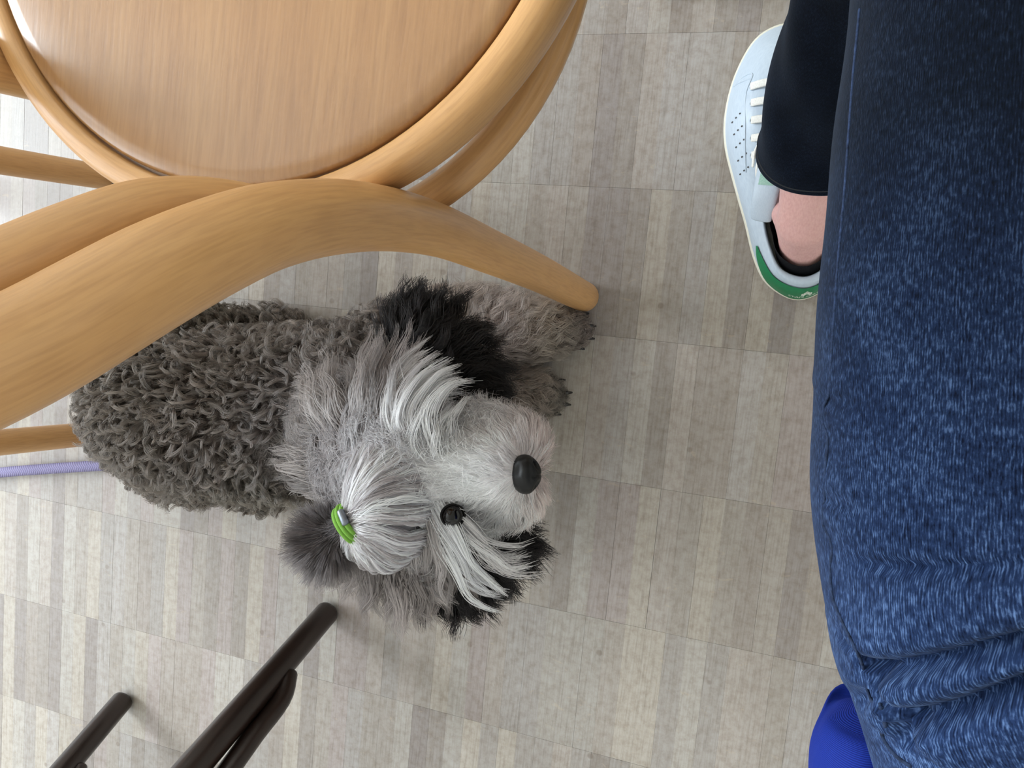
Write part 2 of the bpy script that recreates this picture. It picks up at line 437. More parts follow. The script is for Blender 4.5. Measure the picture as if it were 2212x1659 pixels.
# ------------------------------------------------------------------ dark chair in the lower left corner
def dark_chair():
    f1, f2 = np.array([-0.490, -0.444, 0.0]), np.array([-0.817, -0.661, 0.0])
    t1, t2 = np.array([-0.507, -0.604, 0.44]), np.array([-0.776, -0.836, 0.44])
    e = (f1 - f2) / np.linalg.norm(f1 - f2); bk = np.array([e[1], -e[0], 0.0])
    ctr = (t1 + t2) / 2 + bk * 0.17
    root = empty('dark_chair', (ctr[0], ctr[1], 0.0), 'dark brown wooden chair with slim splayed legs in the lower left corner', 'chair')
    legs = [(f1, t1), (f2, t2)]
    for f_, t_ in ((f1, t1), (f2, t2)):
        q = t_ + bk * 0.33; legs.append((np.array([f_[0], f_[1], 0]) + bk * 0.46, q))
    for k, (f_, t_) in enumerate(legs):
        d = (t_ - f_)
        cur = np.array([f_ + np.array([0, 0, 0.008]) + d * u for u in np.linspace(0, 1, 10)])
        lg = new_obj('leg', tube_mesh('leg', cur, np.linspace(0.0155, 0.0185, 10), 20), root, M_DARKWOOD)
        if k < 2:
            # brace that leaves the leg a hand above the floor and runs up beside it
            side = np.cross(d, e); side /= np.linalg.norm(side)
            side = side if side @ bk > 0 else -side
            ex = e * (0.012 if k == 0 else 0.012)
            b0 = f_ + d * 0.24
            q = np.array([b0 + side * 0.010 + ex * .5, b0 + d * 0.06 + side * 0.021 + ex, b0 + d * 0.18 + side * 0.024 + ex, b0 + d * 0.4 + side * 0.034 + ex, b0 + d * 0.72 + side * 0.065 + ex])
            c2 = catmull(q, 24)
            new_obj('brace', tube_mesh('brace', c2, 0.011, 14, ry=0.0155), root, M_DARKWOOD)
    for i, j in ((0, 1), (2, 3), (0, 2), (1, 3)):
        a_, b_ = legs[i][1], legs[j][1]
        cur = np.linspace(a_, b_, 8); cur[:, 2] = 0.425
        new_obj('apron', tube_mesh('apron', cur, 0.009, 12, ry=0.02, power=5, ref=np.cross((b_ - a_) / np.linalg.norm(b_ - a_), (0, 0, 1.0))), root, M_DARKWOOD)
    # seat board with rounded corners
    V = []
    for s in np.linspace(0, 2 * math.pi, 64, endpoint=False):
        cx_, sx_ = math.cos(s), math.sin(s)
        V.append((math.copysign(abs(cx_) ** 0.4, cx_) * 0.21, math.copysign(abs(sx_) ** 0.4, sx_) * 0.20))
    VV, Fs = [], []
    for dz, k in ((0.447, 0.96), (0.45, 0.99), (0.46, 1.0), (0.468, 0.985), (0.470, 0.94)):
        for u, v in V:
            p = ctr + e * u * k + bk * v * k; VV.append((p[0], p[1], dz))
    n = 64
    for r in range(4):
        for j in range(n): Fs.append((r * n + j, r * n + (j + 1) % n, (r + 1) * n + (j + 1) % n, (r + 1) * n + j))
    Fs.append(tuple(range(n - 1, -1, -1))); Fs.append(tuple(4 * n + j for j in range(n)))
    new_obj('seat', mesh_from('seat', VV, Fs), root, M_DARKWOOD)
    for k, s in ((2, 1), (3, -1)):
        t_ = legs[k][1]
        cur = np.array([t_ + bk * 0.03 + np.array([0, 0, 0.02]), t_ + bk * 0.06 + np.array([0, 0, 0.18]), t_ + bk * 0.11 + np.array([0, 0, 0.36])])
        new_obj('back_post', tube_mesh('back_post', catmull(cur, 14), 0.015, 14), root, M_DARKWOOD)
    a_, b_ = legs[2][1] + bk * 0.11 + np.array([0, 0, 0.33]), legs[3][1] + bk * 0.11 + np.array([0, 0, 0.33])
    mid = (a_ + b_) / 2 + bk * 0.03
    new_obj('back_rail', tube_mesh('back_rail', catmull(np.array([a_, mid, b_]), 20), 0.009, 14, ry=0.045, power=4, ref=bk), root, M_DARKWOOD)
dark_chair()

# ------------------------------------------------------------------ sneaker, sock, leg, jeans (one seated person)
def fabric(name, col, col2, scale, rough=0.9, bump=0.3):
    m, ns, ls, b = mat(name, rough=rough, spec=0.2)
    tc = node(ns, 'ShaderNodeTexCoord')
    n1 = node(ns, 'ShaderNodeTexNoise', Scale=scale, Detail=4.0, Roughness=0.7); ls.new(tc.outputs['Object'], n1.inputs['Vector'])
    r = ramp(ns, [(0.3, col), (0.7, col2)]); ls.new(n1.outputs[0], r.inputs[0]); ls.new(r.outputs[0], b.inputs['Base Color'])
    bp = node(ns, 'ShaderNodeBump', Strength=bump, Distance=0.0008); ls.new(n1.outputs[0], bp.inputs['Height']); ls.new(bp.outputs[0], b.inputs['Normal'])
    return m
def denim_mat():
    m, ns, ls, b = mat('denim', rough=0.9, spec=0.05)
    b.inputs['Sheen Weight'].default_value = 0.10
    b.inputs['Sheen Roughness'].default_value = 0.4
    b.inputs['Sheen Tint'].default_value = (0.55, 0.7, 1.0, 1)
    uv = node(ns, 'ShaderNodeUVMap', uv_map='UVMap')                   # u round the leg, v along it, in metres
    sep = node(ns, 'ShaderNodeSeparateXYZ'); ls.new(uv.outputs[0], sep.inputs[0])
    # warp threads: fine lines along the leg broken by the weave
    mp = node(ns, 'ShaderNodeMapping'); mp.inputs['Scale'].default_value = (1500, 300, 1); mp.inputs['Rotation'].default_value = (0, 0, 0.05)
    ls.new(uv.outputs[0], mp.inputs[0])
    n1 = node(ns, 'ShaderNodeTexNoise', Scale=1.0, Detail=2.0, Roughness=0.55); ls.new(mp.outputs[0], n1.inputs['Vector'])
    wv = node(ns, 'ShaderNodeTexWave', wave_type='BANDS', bands_direction='X', Scale=330.0, Distortion=4.0, Detail=2.0); wv.inputs['Detail Scale'].default_value = 1.2
    ls.new(uv.outputs[0], wv.inputs['Vector'])
    n2 = node(ns, 'ShaderNodeTexNoise', Scale=420.0, Detail=3.0, Roughness=0.6); ls.new(uv.outputs[0], n2.inputs['Vector'])
    n3 = node(ns, 'ShaderNodeTexNoise', Scale=28.0, Detail=4.0, Roughness=0.6); ls.new(uv.outputs[0], n3.inputs['Vector'])
    a1 = node(ns, 'ShaderNodeMath', operation='MULTIPLY_ADD'); a1.inputs[1].default_value = 0.09; ls.new(wv.outputs['Fac'], a1.inputs[0])
    s2 = node(ns, 'ShaderNodeMath', operation='MULTIPLY_ADD'); s2.inputs[1].default_value = 0.55; ls.new(n1.outputs[0], s2.inputs[0])
    s3 = node(ns, 'ShaderNodeMath', operation='MULTIPLY'); s3.inputs[1].default_value = 0.42; ls.new(n2.outputs[0], s3.inputs[0])
    ls.new(s3.outputs[0], s2.inputs[2]); ls.new(s2.outputs[0], a1.inputs[2])
    # wash worn pale on the lap; shade painted into the colour toward knee and shin
    wear_shade = node(ns, 'ShaderNodeAttribute', attribute_name='wear_shade')
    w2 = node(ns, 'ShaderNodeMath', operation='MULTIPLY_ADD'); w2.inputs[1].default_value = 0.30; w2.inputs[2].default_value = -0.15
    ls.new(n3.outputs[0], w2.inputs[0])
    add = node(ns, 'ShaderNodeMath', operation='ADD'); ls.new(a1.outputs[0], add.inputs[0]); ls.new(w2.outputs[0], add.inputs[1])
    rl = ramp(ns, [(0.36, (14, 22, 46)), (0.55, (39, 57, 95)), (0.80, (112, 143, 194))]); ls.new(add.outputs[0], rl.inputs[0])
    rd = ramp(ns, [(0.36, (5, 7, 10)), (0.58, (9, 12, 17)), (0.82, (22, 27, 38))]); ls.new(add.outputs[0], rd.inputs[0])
    mx = node(ns, 'ShaderNodeMix', data_type='RGBA'); ls.new(wear_shade.outputs['Fac'], mx.inputs[0]); ls.new(rd.outputs[0], mx.inputs[6]); ls.new(rl.outputs[0], mx.inputs[7])
    ls.new(mx.outputs[2], b.inputs['Base Color'])
    bp = node(ns, 'ShaderNodeBump', Strength=0.5, Distance=0.0007); ls.new(a1.outputs[0], bp.inputs['Height']); ls.new(bp.outputs[0], b.inputs['Normal'])
    return m
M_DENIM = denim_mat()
M_THREAD = fabric('seam_thread', (22, 30, 48), (50, 66, 98), 350)
def skin_mat():
    m, ns, ls, b = mat('skin', rough=0.5, spec=0.35)
    n1 = node(ns, 'ShaderNodeTexNoise', Scale=60.0, Detail=4.0)
    r = ramp(ns, [(0.3, (214, 164, 160)), (0.7, (226, 182, 177))]); ls.new(n1.outputs[0], r.inputs[0]); ls.new(r.outputs[0], b.inputs['Base Color'])
    b.inputs['Subsurface Weight'].default_value = 0.15; b.inputs['Subsurface Radius'].default_value = (0.01, 0.004, 0.002)
    b.inputs['Subsurface Scale'].default_value = 0.5
    return m
M_SKIN = skin_mat()
M_SOCK = fabric('black_sock', (10, 10, 13), (22, 22, 27), 900)
def leather(name, c1, c2, rough=0.42):
    m, ns, ls, b = mat(name, rough=rough, spec=0.45)
    n1 = node(ns, 'ShaderNodeTexNoise', Scale=40.0, Detail=4.0); r = ramp(ns, [(0.3, c1), (0.7, c2)]); ls.new(n1.outputs[0], r.inputs[0]); ls.new(r.outputs[0], b.inputs['Base Color'])
    v = node(ns, 'ShaderNodeTexVoronoi', Scale=700.0); bp = node(ns, 'ShaderNodeBump', Strength=0.12, Distance=0.0004)
    ls.new(v.outputs['Distance'], bp.inputs['Height']); ls.new(bp.outputs[0], b.inputs['Normal'])
    return m
M_WHITE = leather('white_leather', (178, 192, 207), (189, 202, 215))
M_SOLE = leather('cream_rubber', (206, 202, 186), (222, 218, 204), 0.6)
M_GREEN = leather('green_leather', (14, 112, 70), (24, 128, 82), 0.45)
M_LACE = fabric('lace_cotton', (212, 210, 204), (234, 232, 228), 700)
M_HOLE = mat('eyelet_shadow', (60, 58, 60), 0.8)[0]
M_PRINT = mat('white_print', (225, 235, 222), 0.5)[0]
M_TPRINT = leather('green_print', (120, 168, 150), (170, 200, 188), 0.5)

HEEL = at(1738, 646, 0.02)[:2]; TOE = at(1697, 52, 0.02)[:2]
SV = (TOE - HEEL); SL = np.linalg.norm(SV); SV = SV / SL; SU = np.array([SV[1], -SV[0]])
def shoe_pt(v, u, z): 
    return np.array([HEEL[0] + SV[0] * v + SU[0] * u, HEEL[1] + SV[1] * v + SU[1] * u, z])
def shoe_loc(px, py, z):
    r = at(px, py, z)[:2] - HEEL
    return r @ SV, r @ SU
person = empty('person', (0.13, -0.1, 0.0), 'seated person in washed blue jeans and a white sneaker, seen from the lap down', 'person')

def build_shoe():
    left = [shoe_loc(*p, 0.02) for p in [(1706, 645), (1655, 612), (1630, 565), (1608, 480), (1583, 390), (1565, 310), (1566, 245), (1590, 155), (1637, 80)]]
    right = [(SL * 0.965, 0.022), (SL * 0.88, 0.038), (SL * 0.76, 0.044), (SL * 0.62, 0.041), (SL * 0.45, 0.036), (SL * 0.28, 0.036), (SL * 0.12, 0.032), (SL * 0.03, 0.019)]
    ctl = np.array([(0.0, 0.0)] + left + [(SL, 0.0)] + right)
    ctl = np.c_[ctl, np.zeros(len(ctl))]
    NB = 120
    base = catmull(np.vstack([ctl[-2:], ctl, ctl[:3]]), 40 * (len(ctl) + 4))
    # cut one full turn starting at the heel and resample by angle index
    k0 = np.argmin(np.linalg.norm(base[:200] - ctl[0], axis=1)); k1 = len(base) - 200 + np.argmin(np.linalg.norm(base[-200:] - ctl[0], axis=1))
    loop = base[k0:k1]
    d = np.r_[0, np.cumsum(np.linalg.norm(np.diff(loop, axis=0), axis=1))]
    q = np.linspace(0, d[-1], NB, endpoint=False)
    loop = np.c_[np.interp(q, d, loop[:, 0]), np.interp(q, d, loop[:, 1])]
    # sole: bottom inset, side wall, rolled top edge
    def offs(lp, o):
        t = np.roll(lp, -1, 0) - np.roll(lp, 1, 0); t /= np.linalg.norm(t, axis=1)[:, None]
        n = np.c_[-t[:, 1], t[:, 0]]
        c = lp.mean(0); sgn = np.sign(((lp - c) * n).sum(1).mean())
        return lp + n * sgn * o
    rings = [(offs(loop, -0.006), 0.0015), (offs(loop, -0.0015), 0.001), (loop, 0.005), (offs(loop, 0.0005), 0.018), (offs(loop, -0.0005), 0.0245), (offs(loop, -0.003), 0.026), (offs(loop, -0.012), 0.026)]
    V, Fs = [], []
    for lp, z in rings: V += [shoe_pt(v, u, z) for v, u in lp]
    for r in range(len(rings) - 1):
        for j in range(NB): Fs.append((r * NB + j, r * NB + (j + 1) % NB, (r + 1) * NB + (j + 1) % NB, (r + 1) * NB + j))
    Fs.append(tuple(range(NB - 1, -1, -1))); Fs.append(tuple((len(rings) - 1) * NB + j for j in range(NB)))
    # collar: oval opening, high at heel and instep
    s = np.arange(NB) / NB
    col_ctl = np.array([(0.013, 0.002, 0.068), (0.024, -0.0225, 0.064), (0.052, -0.0325, 0.057), (0.085, -0.0365, 0.055), (0.115, -0.034, 0.061), (0.140, -0.024, 0.074), (0.152, -0.002, 0.084),
                        (0.140, 0.021, 0.074), (0.115, 0.030, 0.062), (0.085, 0.033, 0.056), (0.052, 0.032, 0.057), (0.024, 0.022, 0.064)])
    cl = catmull(np.vstack([col_ctl[-2:], col_ctl, col_ctl[:3]]), 1600)
    k0 = np.argmin(np.linalg.norm(cl[:300] - col_ctl[0], axis=1)); k1 = 1300 + np.argmin(np.linalg.norm(cl[1300:] - col_ctl[0], axis=1))
    cl = cl[k0:k1]
    # match collar and base by direction seen from the opening, so the vamp runs straight
    bs = offs(loop, -0.0015)
    dc = np.r_[0, np.cumsum(np.linalg.norm(np.diff(cl, axis=0), axis=1))]; dc /= dc[-1]
    # arc-length fractions warped: toe half of the outline goes to the front end of the collar
    fb = np.arange(NB) / NB
    warp = np.interp(fb, [0, 0.10, 0.24, 0.36, 0.5, 0.64, 0.76, 0.90, 1.0], [0, 0.12, 0.30, 0.42, 0.5, 0.58, 0.70, 0.88, 1.0])
    collar = np.c_[[np.interp(warp, dc, cl[:, k]) for k in range(3)]].T
    NU = 18
    def up(u, j):
        b0 = np.array([bs[j, 0], bs[j, 1], 0.024]); c0 = collar[j]
        k = np.clip((bs[j, 0] - 0.10) / 0.12, 0, 1)                     # 0 at heel, 1 at toe
        p = b0 + (c0 - b0) * u
        w = math.sin(math.pi * u)
        # height rises first at the toe box, the wall leans in last at the sides
        p[2] += (0.004 + 0.016 * k) * w
        zz = u ** (1 - 0.25 * k)
        p[2] = max(p[2], 0.024 + (c0[2] - 0.024) * zz)
        out = (b0[:2] - c0[:2]); p[:2] += out * (0.22 - 0.10 * k) * w
        return p
    U, G = [], []
    for i in range(NU + 1):
        for j in range(NB):
            p = up(i / NU, j); U.append(shoe_pt(*p))
    for i in range(NU):
        for j in range(NB): G.append((i * NB + j, i * NB + (j + 1) % NB, (i + 1) * NB + (j + 1) % NB, (i + 1) * NB + j))
    # turn the lip inward and down to make a padded edge with a lining
    base_n = len(U)
    for q_, (inn, dz) in enumerate(((0.035, 0.0012), (0.08, -0.001), (0.10, -0.012), (0.07, -0.035))):
        cc = collar[:, :2].mean(0)
        for j in range(NB):
            p = collar[j].copy(); p[:2] += (cc - p[:2]) * inn; p[2] += dz
            U.append(shoe_pt(*p))
    for i in range(NU, NU + 4):
        for j in range(NB): G.append((i * NB + j, i * NB + (j + 1) % NB, (i + 1) * NB + (j + 1) % NB, (i + 1) * NB + j))
    shoe = new_obj('sneaker', mesh_from('sneaker', U, G), person, M_WHITE, label='white leather sneaker with a green heel tab')
    new_obj('sole', mesh_from('sole', V, Fs), shoe, M_SOLE, label='cream rubber sole')
    # heel tab: green leather patch hugging the heel
    T, TF = [], []
    js = list(range(-16, 17)); nu = 14
    def tab_pt(j, u, o):
        a, b_, c_ = np.array(shoe_pt(*up(u, j % NB))), np.array(shoe_pt(*up(u, (j + 1) % NB))), np.array(shoe_pt(*up(min(u + 0.02, 1), j % NB)))
        n = np.cross(b_ - a, c_ - a); n /= np.linalg.norm(n)
        ctr = shoe_pt(0.1, 0, 0.03)
        if n @ (a - ctr) < 0: n = -n
        return a + n * o
    for o in (0.0014, 0.0002):
        for i in range(nu + 1):
            for j in js:
                w = 1 - (abs(j) / 16.0) ** 2.2
                lo, hi = 0.58 - 0.56 * w, 0.64 + 0.22 * w
                T.append(tab_pt(j, lo + (hi - lo) * i / nu, o))
    m = len(js)
    for i in range(nu):
        for j in range(m - 1): TF.append((i * m + j, i * m + j + 1, (i + 1) * m + j + 1, (i + 1) * m + j))
    tab = new_obj('heel_tab', mesh_from('heel_tab', T[:(nu + 1) * m], TF), shoe, M_GREEN, label='green leather heel tab with white print')
    # white print on the tab: three leaf strokes over a line of small letters
    LV, LF = [], []
    def stroke(pts, wd):
        k = len(LV)
        pts = np.array(pts, float)
        t = np.gradient(pts, axis=0); t /= np.linalg.norm(t, axis=1)[:, None]
        n = np.c_[-t[:, 1], t[:, 0]]
        wd = np.broadcast_to(wd, (len(pts),))
        for sgn in (1, -1):
            for (x, y), nn, w_ in zip(pts, n, wd): 
                q_ = (x + sgn * nn[0] * w_, y + sgn * nn[1] * w_)
                jj = q_[0]; j0 = int(math.floor(jj)); f_ = jj - j0
                LV.append(tab_pt(j0, q_[1], 0.0018) * (1 - f_) + tab_pt(j0 + 1, q_[1], 0.0018) * f_)
        h = len(pts)
        for i in range(h - 1): LF.append((k + i, k + i + 1, k + h + i + 1, k + h + i))
    return shoe, tab, up, tab_pt, collar, NB
SHOE, TAB, UPF, TABPT, COLLAR, NB = build_shoe()

def tab_xy(x, y, o=0.0017):
    """heel tab surface: x metres to the right of the heel centre line seen from behind, y = 0..1 up the tab"""
    j = -x / 0.0052
    j0 = int(math.floor(j)); f_ = j - j0
    return TABPT(j0, y, o) * (1 - f_) + TABPT(j0 + 1, y, o) * f_
def tab_print():
    shapes = []
    # mark: three leaves fanned out, cut by thin bars
    for a, s in ((-52, 0.85), (0, 1.0), (52, 0.85)):
        ar = math.radians(a); L = 0.0075 * s; wd = 0.0030
        for c0, c1 in ((0.30, 0.52), (0.58, 0.74), (0.80, 1.0)):
            P = []
            tt = np.linspace(c0, c1, 6)
            w_ = wd * np.sin(np.pi * np.clip(tt, 0.02, 0.985)) ** 0.8
            for sg in (1, -1):
                for t, w in (zip(tt, w_) if sg == 1 else zip(tt[::-1], w_[::-1])):
                    x = math.sin(ar) * t * L + math.cos(ar) * w * sg; y = math.cos(ar) * t * L - math.sin(ar) * w * sg
                    P.append((x, 0.46 + y / 0.030))
            shapes.append(P)
    V, Fs = [], []
    for P in shapes:
        k = len(V); V += [tab_xy(x, y) for x, y in P]; Fs.append(tuple(range(k, k + len(P))))
    new_obj('logo_print', mesh_from('logo_print', V, Fs, False), TAB.parent, M_PRINT)
    # the line of small capitals under it
    cu = bpy.data.curves.new('lettering', 'FONT'); cu.body = 'STAN SMITH'; cu.size = 1.0; cu.align_x = 'CENTER'
    to = bpy.data.objects.new('lettering_tmp', cu); COL.objects.link(to)
    dg = bpy.context.evaluated_depsgraph_get()
    me = bpy.data.meshes.new_from_object(to.evaluated_get(dg))
    bpy.data.objects.remove(to)
    xs = np.array([v.co[:2] for v in me.vertices]); wdt = xs[:, 0].max() - xs[:, 0].min()
    sc = 0.034 / wdt
    for v in me.vertices:
        v.co = tab_xy(v.co.x * sc, 0.30 + v.co.y * 0.17)
    me.name = 'lettering'
    new_obj('lettering', me, TAB.parent, M_PRINT, label='small white capitals on the green tab')
tab_print()

def shoe_details():
    # BVH of the upper to lay things on it
    me = SHOE.data
    bvh = BVHTree.FromPolygons([v.co[:] for v in me.vertices], [tuple(p.vertices) for p in me.polygons])
    def on(v, u, lift=0.0):
        p = shoe_pt(v, u, 0.2)
        h = bvh.ray_cast(Vector(p), Vector((0, 0, -1)))
        return (np.array(h[0]) + np.array(h[1] if h[1].z > 0 else -h[1]) * lift) if h[0] else shoe_pt(v, u, 0.06)
    # tongue, pushed out to the outer side above the collar, with a green print
    tp = [(*shoe_pt(0.205, -0.006, on(0.205, -0.006)[2] + .0010), .013), (*shoe_pt(0.175, -0.009, on(0.175, -0.009)[2] + .0015), .016), (*shoe_pt(0.150, -0.015, on(0.150, -0.015)[2] + .004), .016),
          (*shoe_pt(0.125, -0.024, 0.088), .0145), (*shoe_pt(0.100, -0.032, 0.088), .0125), (*shoe_pt(0.079, -0.037, 0.080), .010)]
    tq = catmull(np.array(tp), 40)
    ref_t = np.array([SU[0] * .90, SU[1] * .90, 0.42])
    new_obj('tongue', tube_mesh('tongue', tq[:, :3], tq[:, 3], 24, ry=0.0036, ref=ref_t, power=2.6), SHOE, M_WHITE)
    T_, N_, B_ = frames(tq[:, :3], ref_t)
    sg_ = 1 if B_[25][2] > 0 else -1
    V2, F2 = [], []
    for i in range(17, 30):
        for j in range(9):
            w_ = (j / 8 - .5) * 1.15
            V2.append(tq[i, :3] + N_[i] * tq[i, 3] * w_ + B_[i] * sg_ * (0.0036 * (1 - abs(w_) ** 2.6) ** (1 / 2.6) + .0004))
    for i in range(12):
        for j in range(8): F2.append((i * 9 + j, i * 9 + j + 1, (i + 1) * 9 + j + 1, (i + 1) * 9 + j))
    new_obj('tongue_print', mesh_from('tongue_print', V2, F2), SHOE, M_TPRINT, label='faded green print on the tongue')
    # eyelets and laces
    lace = []
    for k, v in enumerate((0.207, 0.191, 0.175, 0.159, 0.144)):
        ul, ur = -0.036 - 0.0010 * k, 0.022
        for u in (ul, ur):
            p = on(v, u, 0.0005)
            th = np.linspace(0, 2 * math.pi, 14, endpoint=False)
            ring = np.array([on(v + 0.0026 * math.cos(t), u + 0.0026 * math.sin(t), 0.0004) for t in th])
            e_ = new_obj('eyelet', tube_mesh('eyelet', ring, 0.0008, 8, closed=True, cap=False), SHOE, M_WHITE)
            c_ = on(v, u, 0.0003)
            V = [c_] + [c_ + (r - c_) * 0.75 for r in ring]
            new_obj('eyelet_hole', mesh_from('eyelet_hole', V, [(0, i + 1, (i + 1) % 14 + 1) for i in range(14)]), SHOE, M_HOLE)
        uu = np.linspace(ul, ur, 12)
        q = np.array([on(v - 0.003 * math.sin(math.pi * i / 11), u, 0.0025 + 0.0045 * math.sin(math.pi * i / 11)) for i, u in enumerate(uu)])
        new_obj('lace', tube_mesh('lace', q, 0.0036, 12, ry=0.0011, ref=np.array([SV[0], SV[1], 0.0]), power=3), SHOE, M_LACE)
    # the bow lying to the outer side
    for pts in ([(0.152, -0.012, .011), (0.146, -0.026, .012), (0.131, -0.034, .009), (0.120, -0.034, .006), (0.127, -0.024, .010), (0.146, -0.010, .012)],
                [(0.152, -0.010, .012), (0.156, -0.024, .010), (0.148, -0.035, .006), (0.134, -0.039, .005)]):
        q = catmull(np.array([on(v, u, h) for v, u, h in pts]), 30)
        q[:, 2] = np.maximum(q[:, 2], [on(*((p[:2] - HEEL) @ np.c_[SV, SU]))[2] + 0.003 for p in q])
        new_obj('lace', tube_mesh('lace', q, 0.0036, 10, ry=0.0012, ref=np.array([0.2, 0.1, 1.0])), SHOE, M_LACE)
    # eyestay edge and toe seam: thin raised piping, and rows of punched dots on the side
    for pts in ([(0.222, -0.052), (0.224, -0.042), (0.221, -0.035), (0.205, -0.042), (0.175, -0.045), (0.150, -0.047), (0.13, -0.048)], [(0.222, -0.054), (0.219, -0.045), (0.217, -0.036)]):
        q = catmull(np.array([on(v, u, 0.0001) for v, u in pts]), 30)
        new_obj('seam_line', tube_mesh('seam_line', q, 0.0007, 6), SHOE, M_WHITE)
    for r in range(3):
        for i in range(5):
            v, u = 0.186 - 0.013 * i - 0.002 * r, -0.0495 - 0.0040 * r + 0.0010 * i
            c_ = on(v, u, 0.0003)
            th = np.linspace(0, 2 * math.pi, 8, endpoint=False)
            V = [on(v + 0.0009 * math.cos(t), u + 0.0009 * math.sin(t), 0.0003) for t in th]
            new_obj('perforation', mesh_from('perforation', V, [tuple(range(8))]), SHOE, M_HOLE)
shoe_details()

# bare ankle and the foot in the shoe, in one surface
ank = at(1738, 480, 0.10)
def sp(v, u, z): return tuple(shoe_pt(v, u, z))
foot = [(*sp(0.050, 0.001, 0.046), 0.023, 0.024, 0.026)]
foot += capsule_blobs(sp(0.057, 0.001, 0.055), sp(0.070, 0.001, 0.10), 0.0245, 0.0245, 6)
foot += capsule_blobs(sp(0.076, 0.001, 0.07), sp(0.135, -0.002, 0.052), 0.027, 0.021, 6)
foot += capsule_blobs(sp(0.13, -0.002, 0.05), sp(0.22, -0.006, 0.040), 0.020, 0.012, 6)
foot += [(*sp(0.082, -0.017, 0.084), 0.012, 0.014, 0.014), (*sp(0.086, 0.018, 0.090), 0.012, 0.014, 0.014)]
blobs = list(foot)
blobs += capsule_blobs(sp(0.070, 0.001, 0.10), np.array([0.024, 0.150, 0.16]), 0.0255, 0.0300, 8)
blobs += capsule_blobs(np.array([0.024, 0.150, 0.16]), np.array([0.036, 0.197, 0.26]), 0.0300, 0.034, 6)
new_obj('body', remesh_blobs('body', blobs, 0.004, 10), person, M_SKIN, label='bare pink ankle')
# low black sock: a shell round heel and forefoot, cut off below the ankle bone
def sock():
    me = remesh_blobs('sock', [(b[0], b[1], b[2], b[3] + .0042, b[4] + .0042, b[5] + .0042) for b in foot], 0.003, 6)
    bm = bmesh.new(); bm.from_mesh(me)
    c = Vector(shoe_pt(0.05, 0, 0.067)); nrm = Vector((SV[0] * .02, SV[1] * .02, 1.0)).normalized()
    bmesh.ops.bisect_plane(bm, geom=bm.verts[:] + bm.edges[:] + bm.faces[:], plane_co=c, plane_no=nrm, clear_outer=True)
    bm.to_mesh(me); bm.free()
    me.polygons.foreach_set('use_smooth', [True] * len(me.polygons))
    new_obj('sock', me, person, M_SOCK, label='low black sock')
sock()

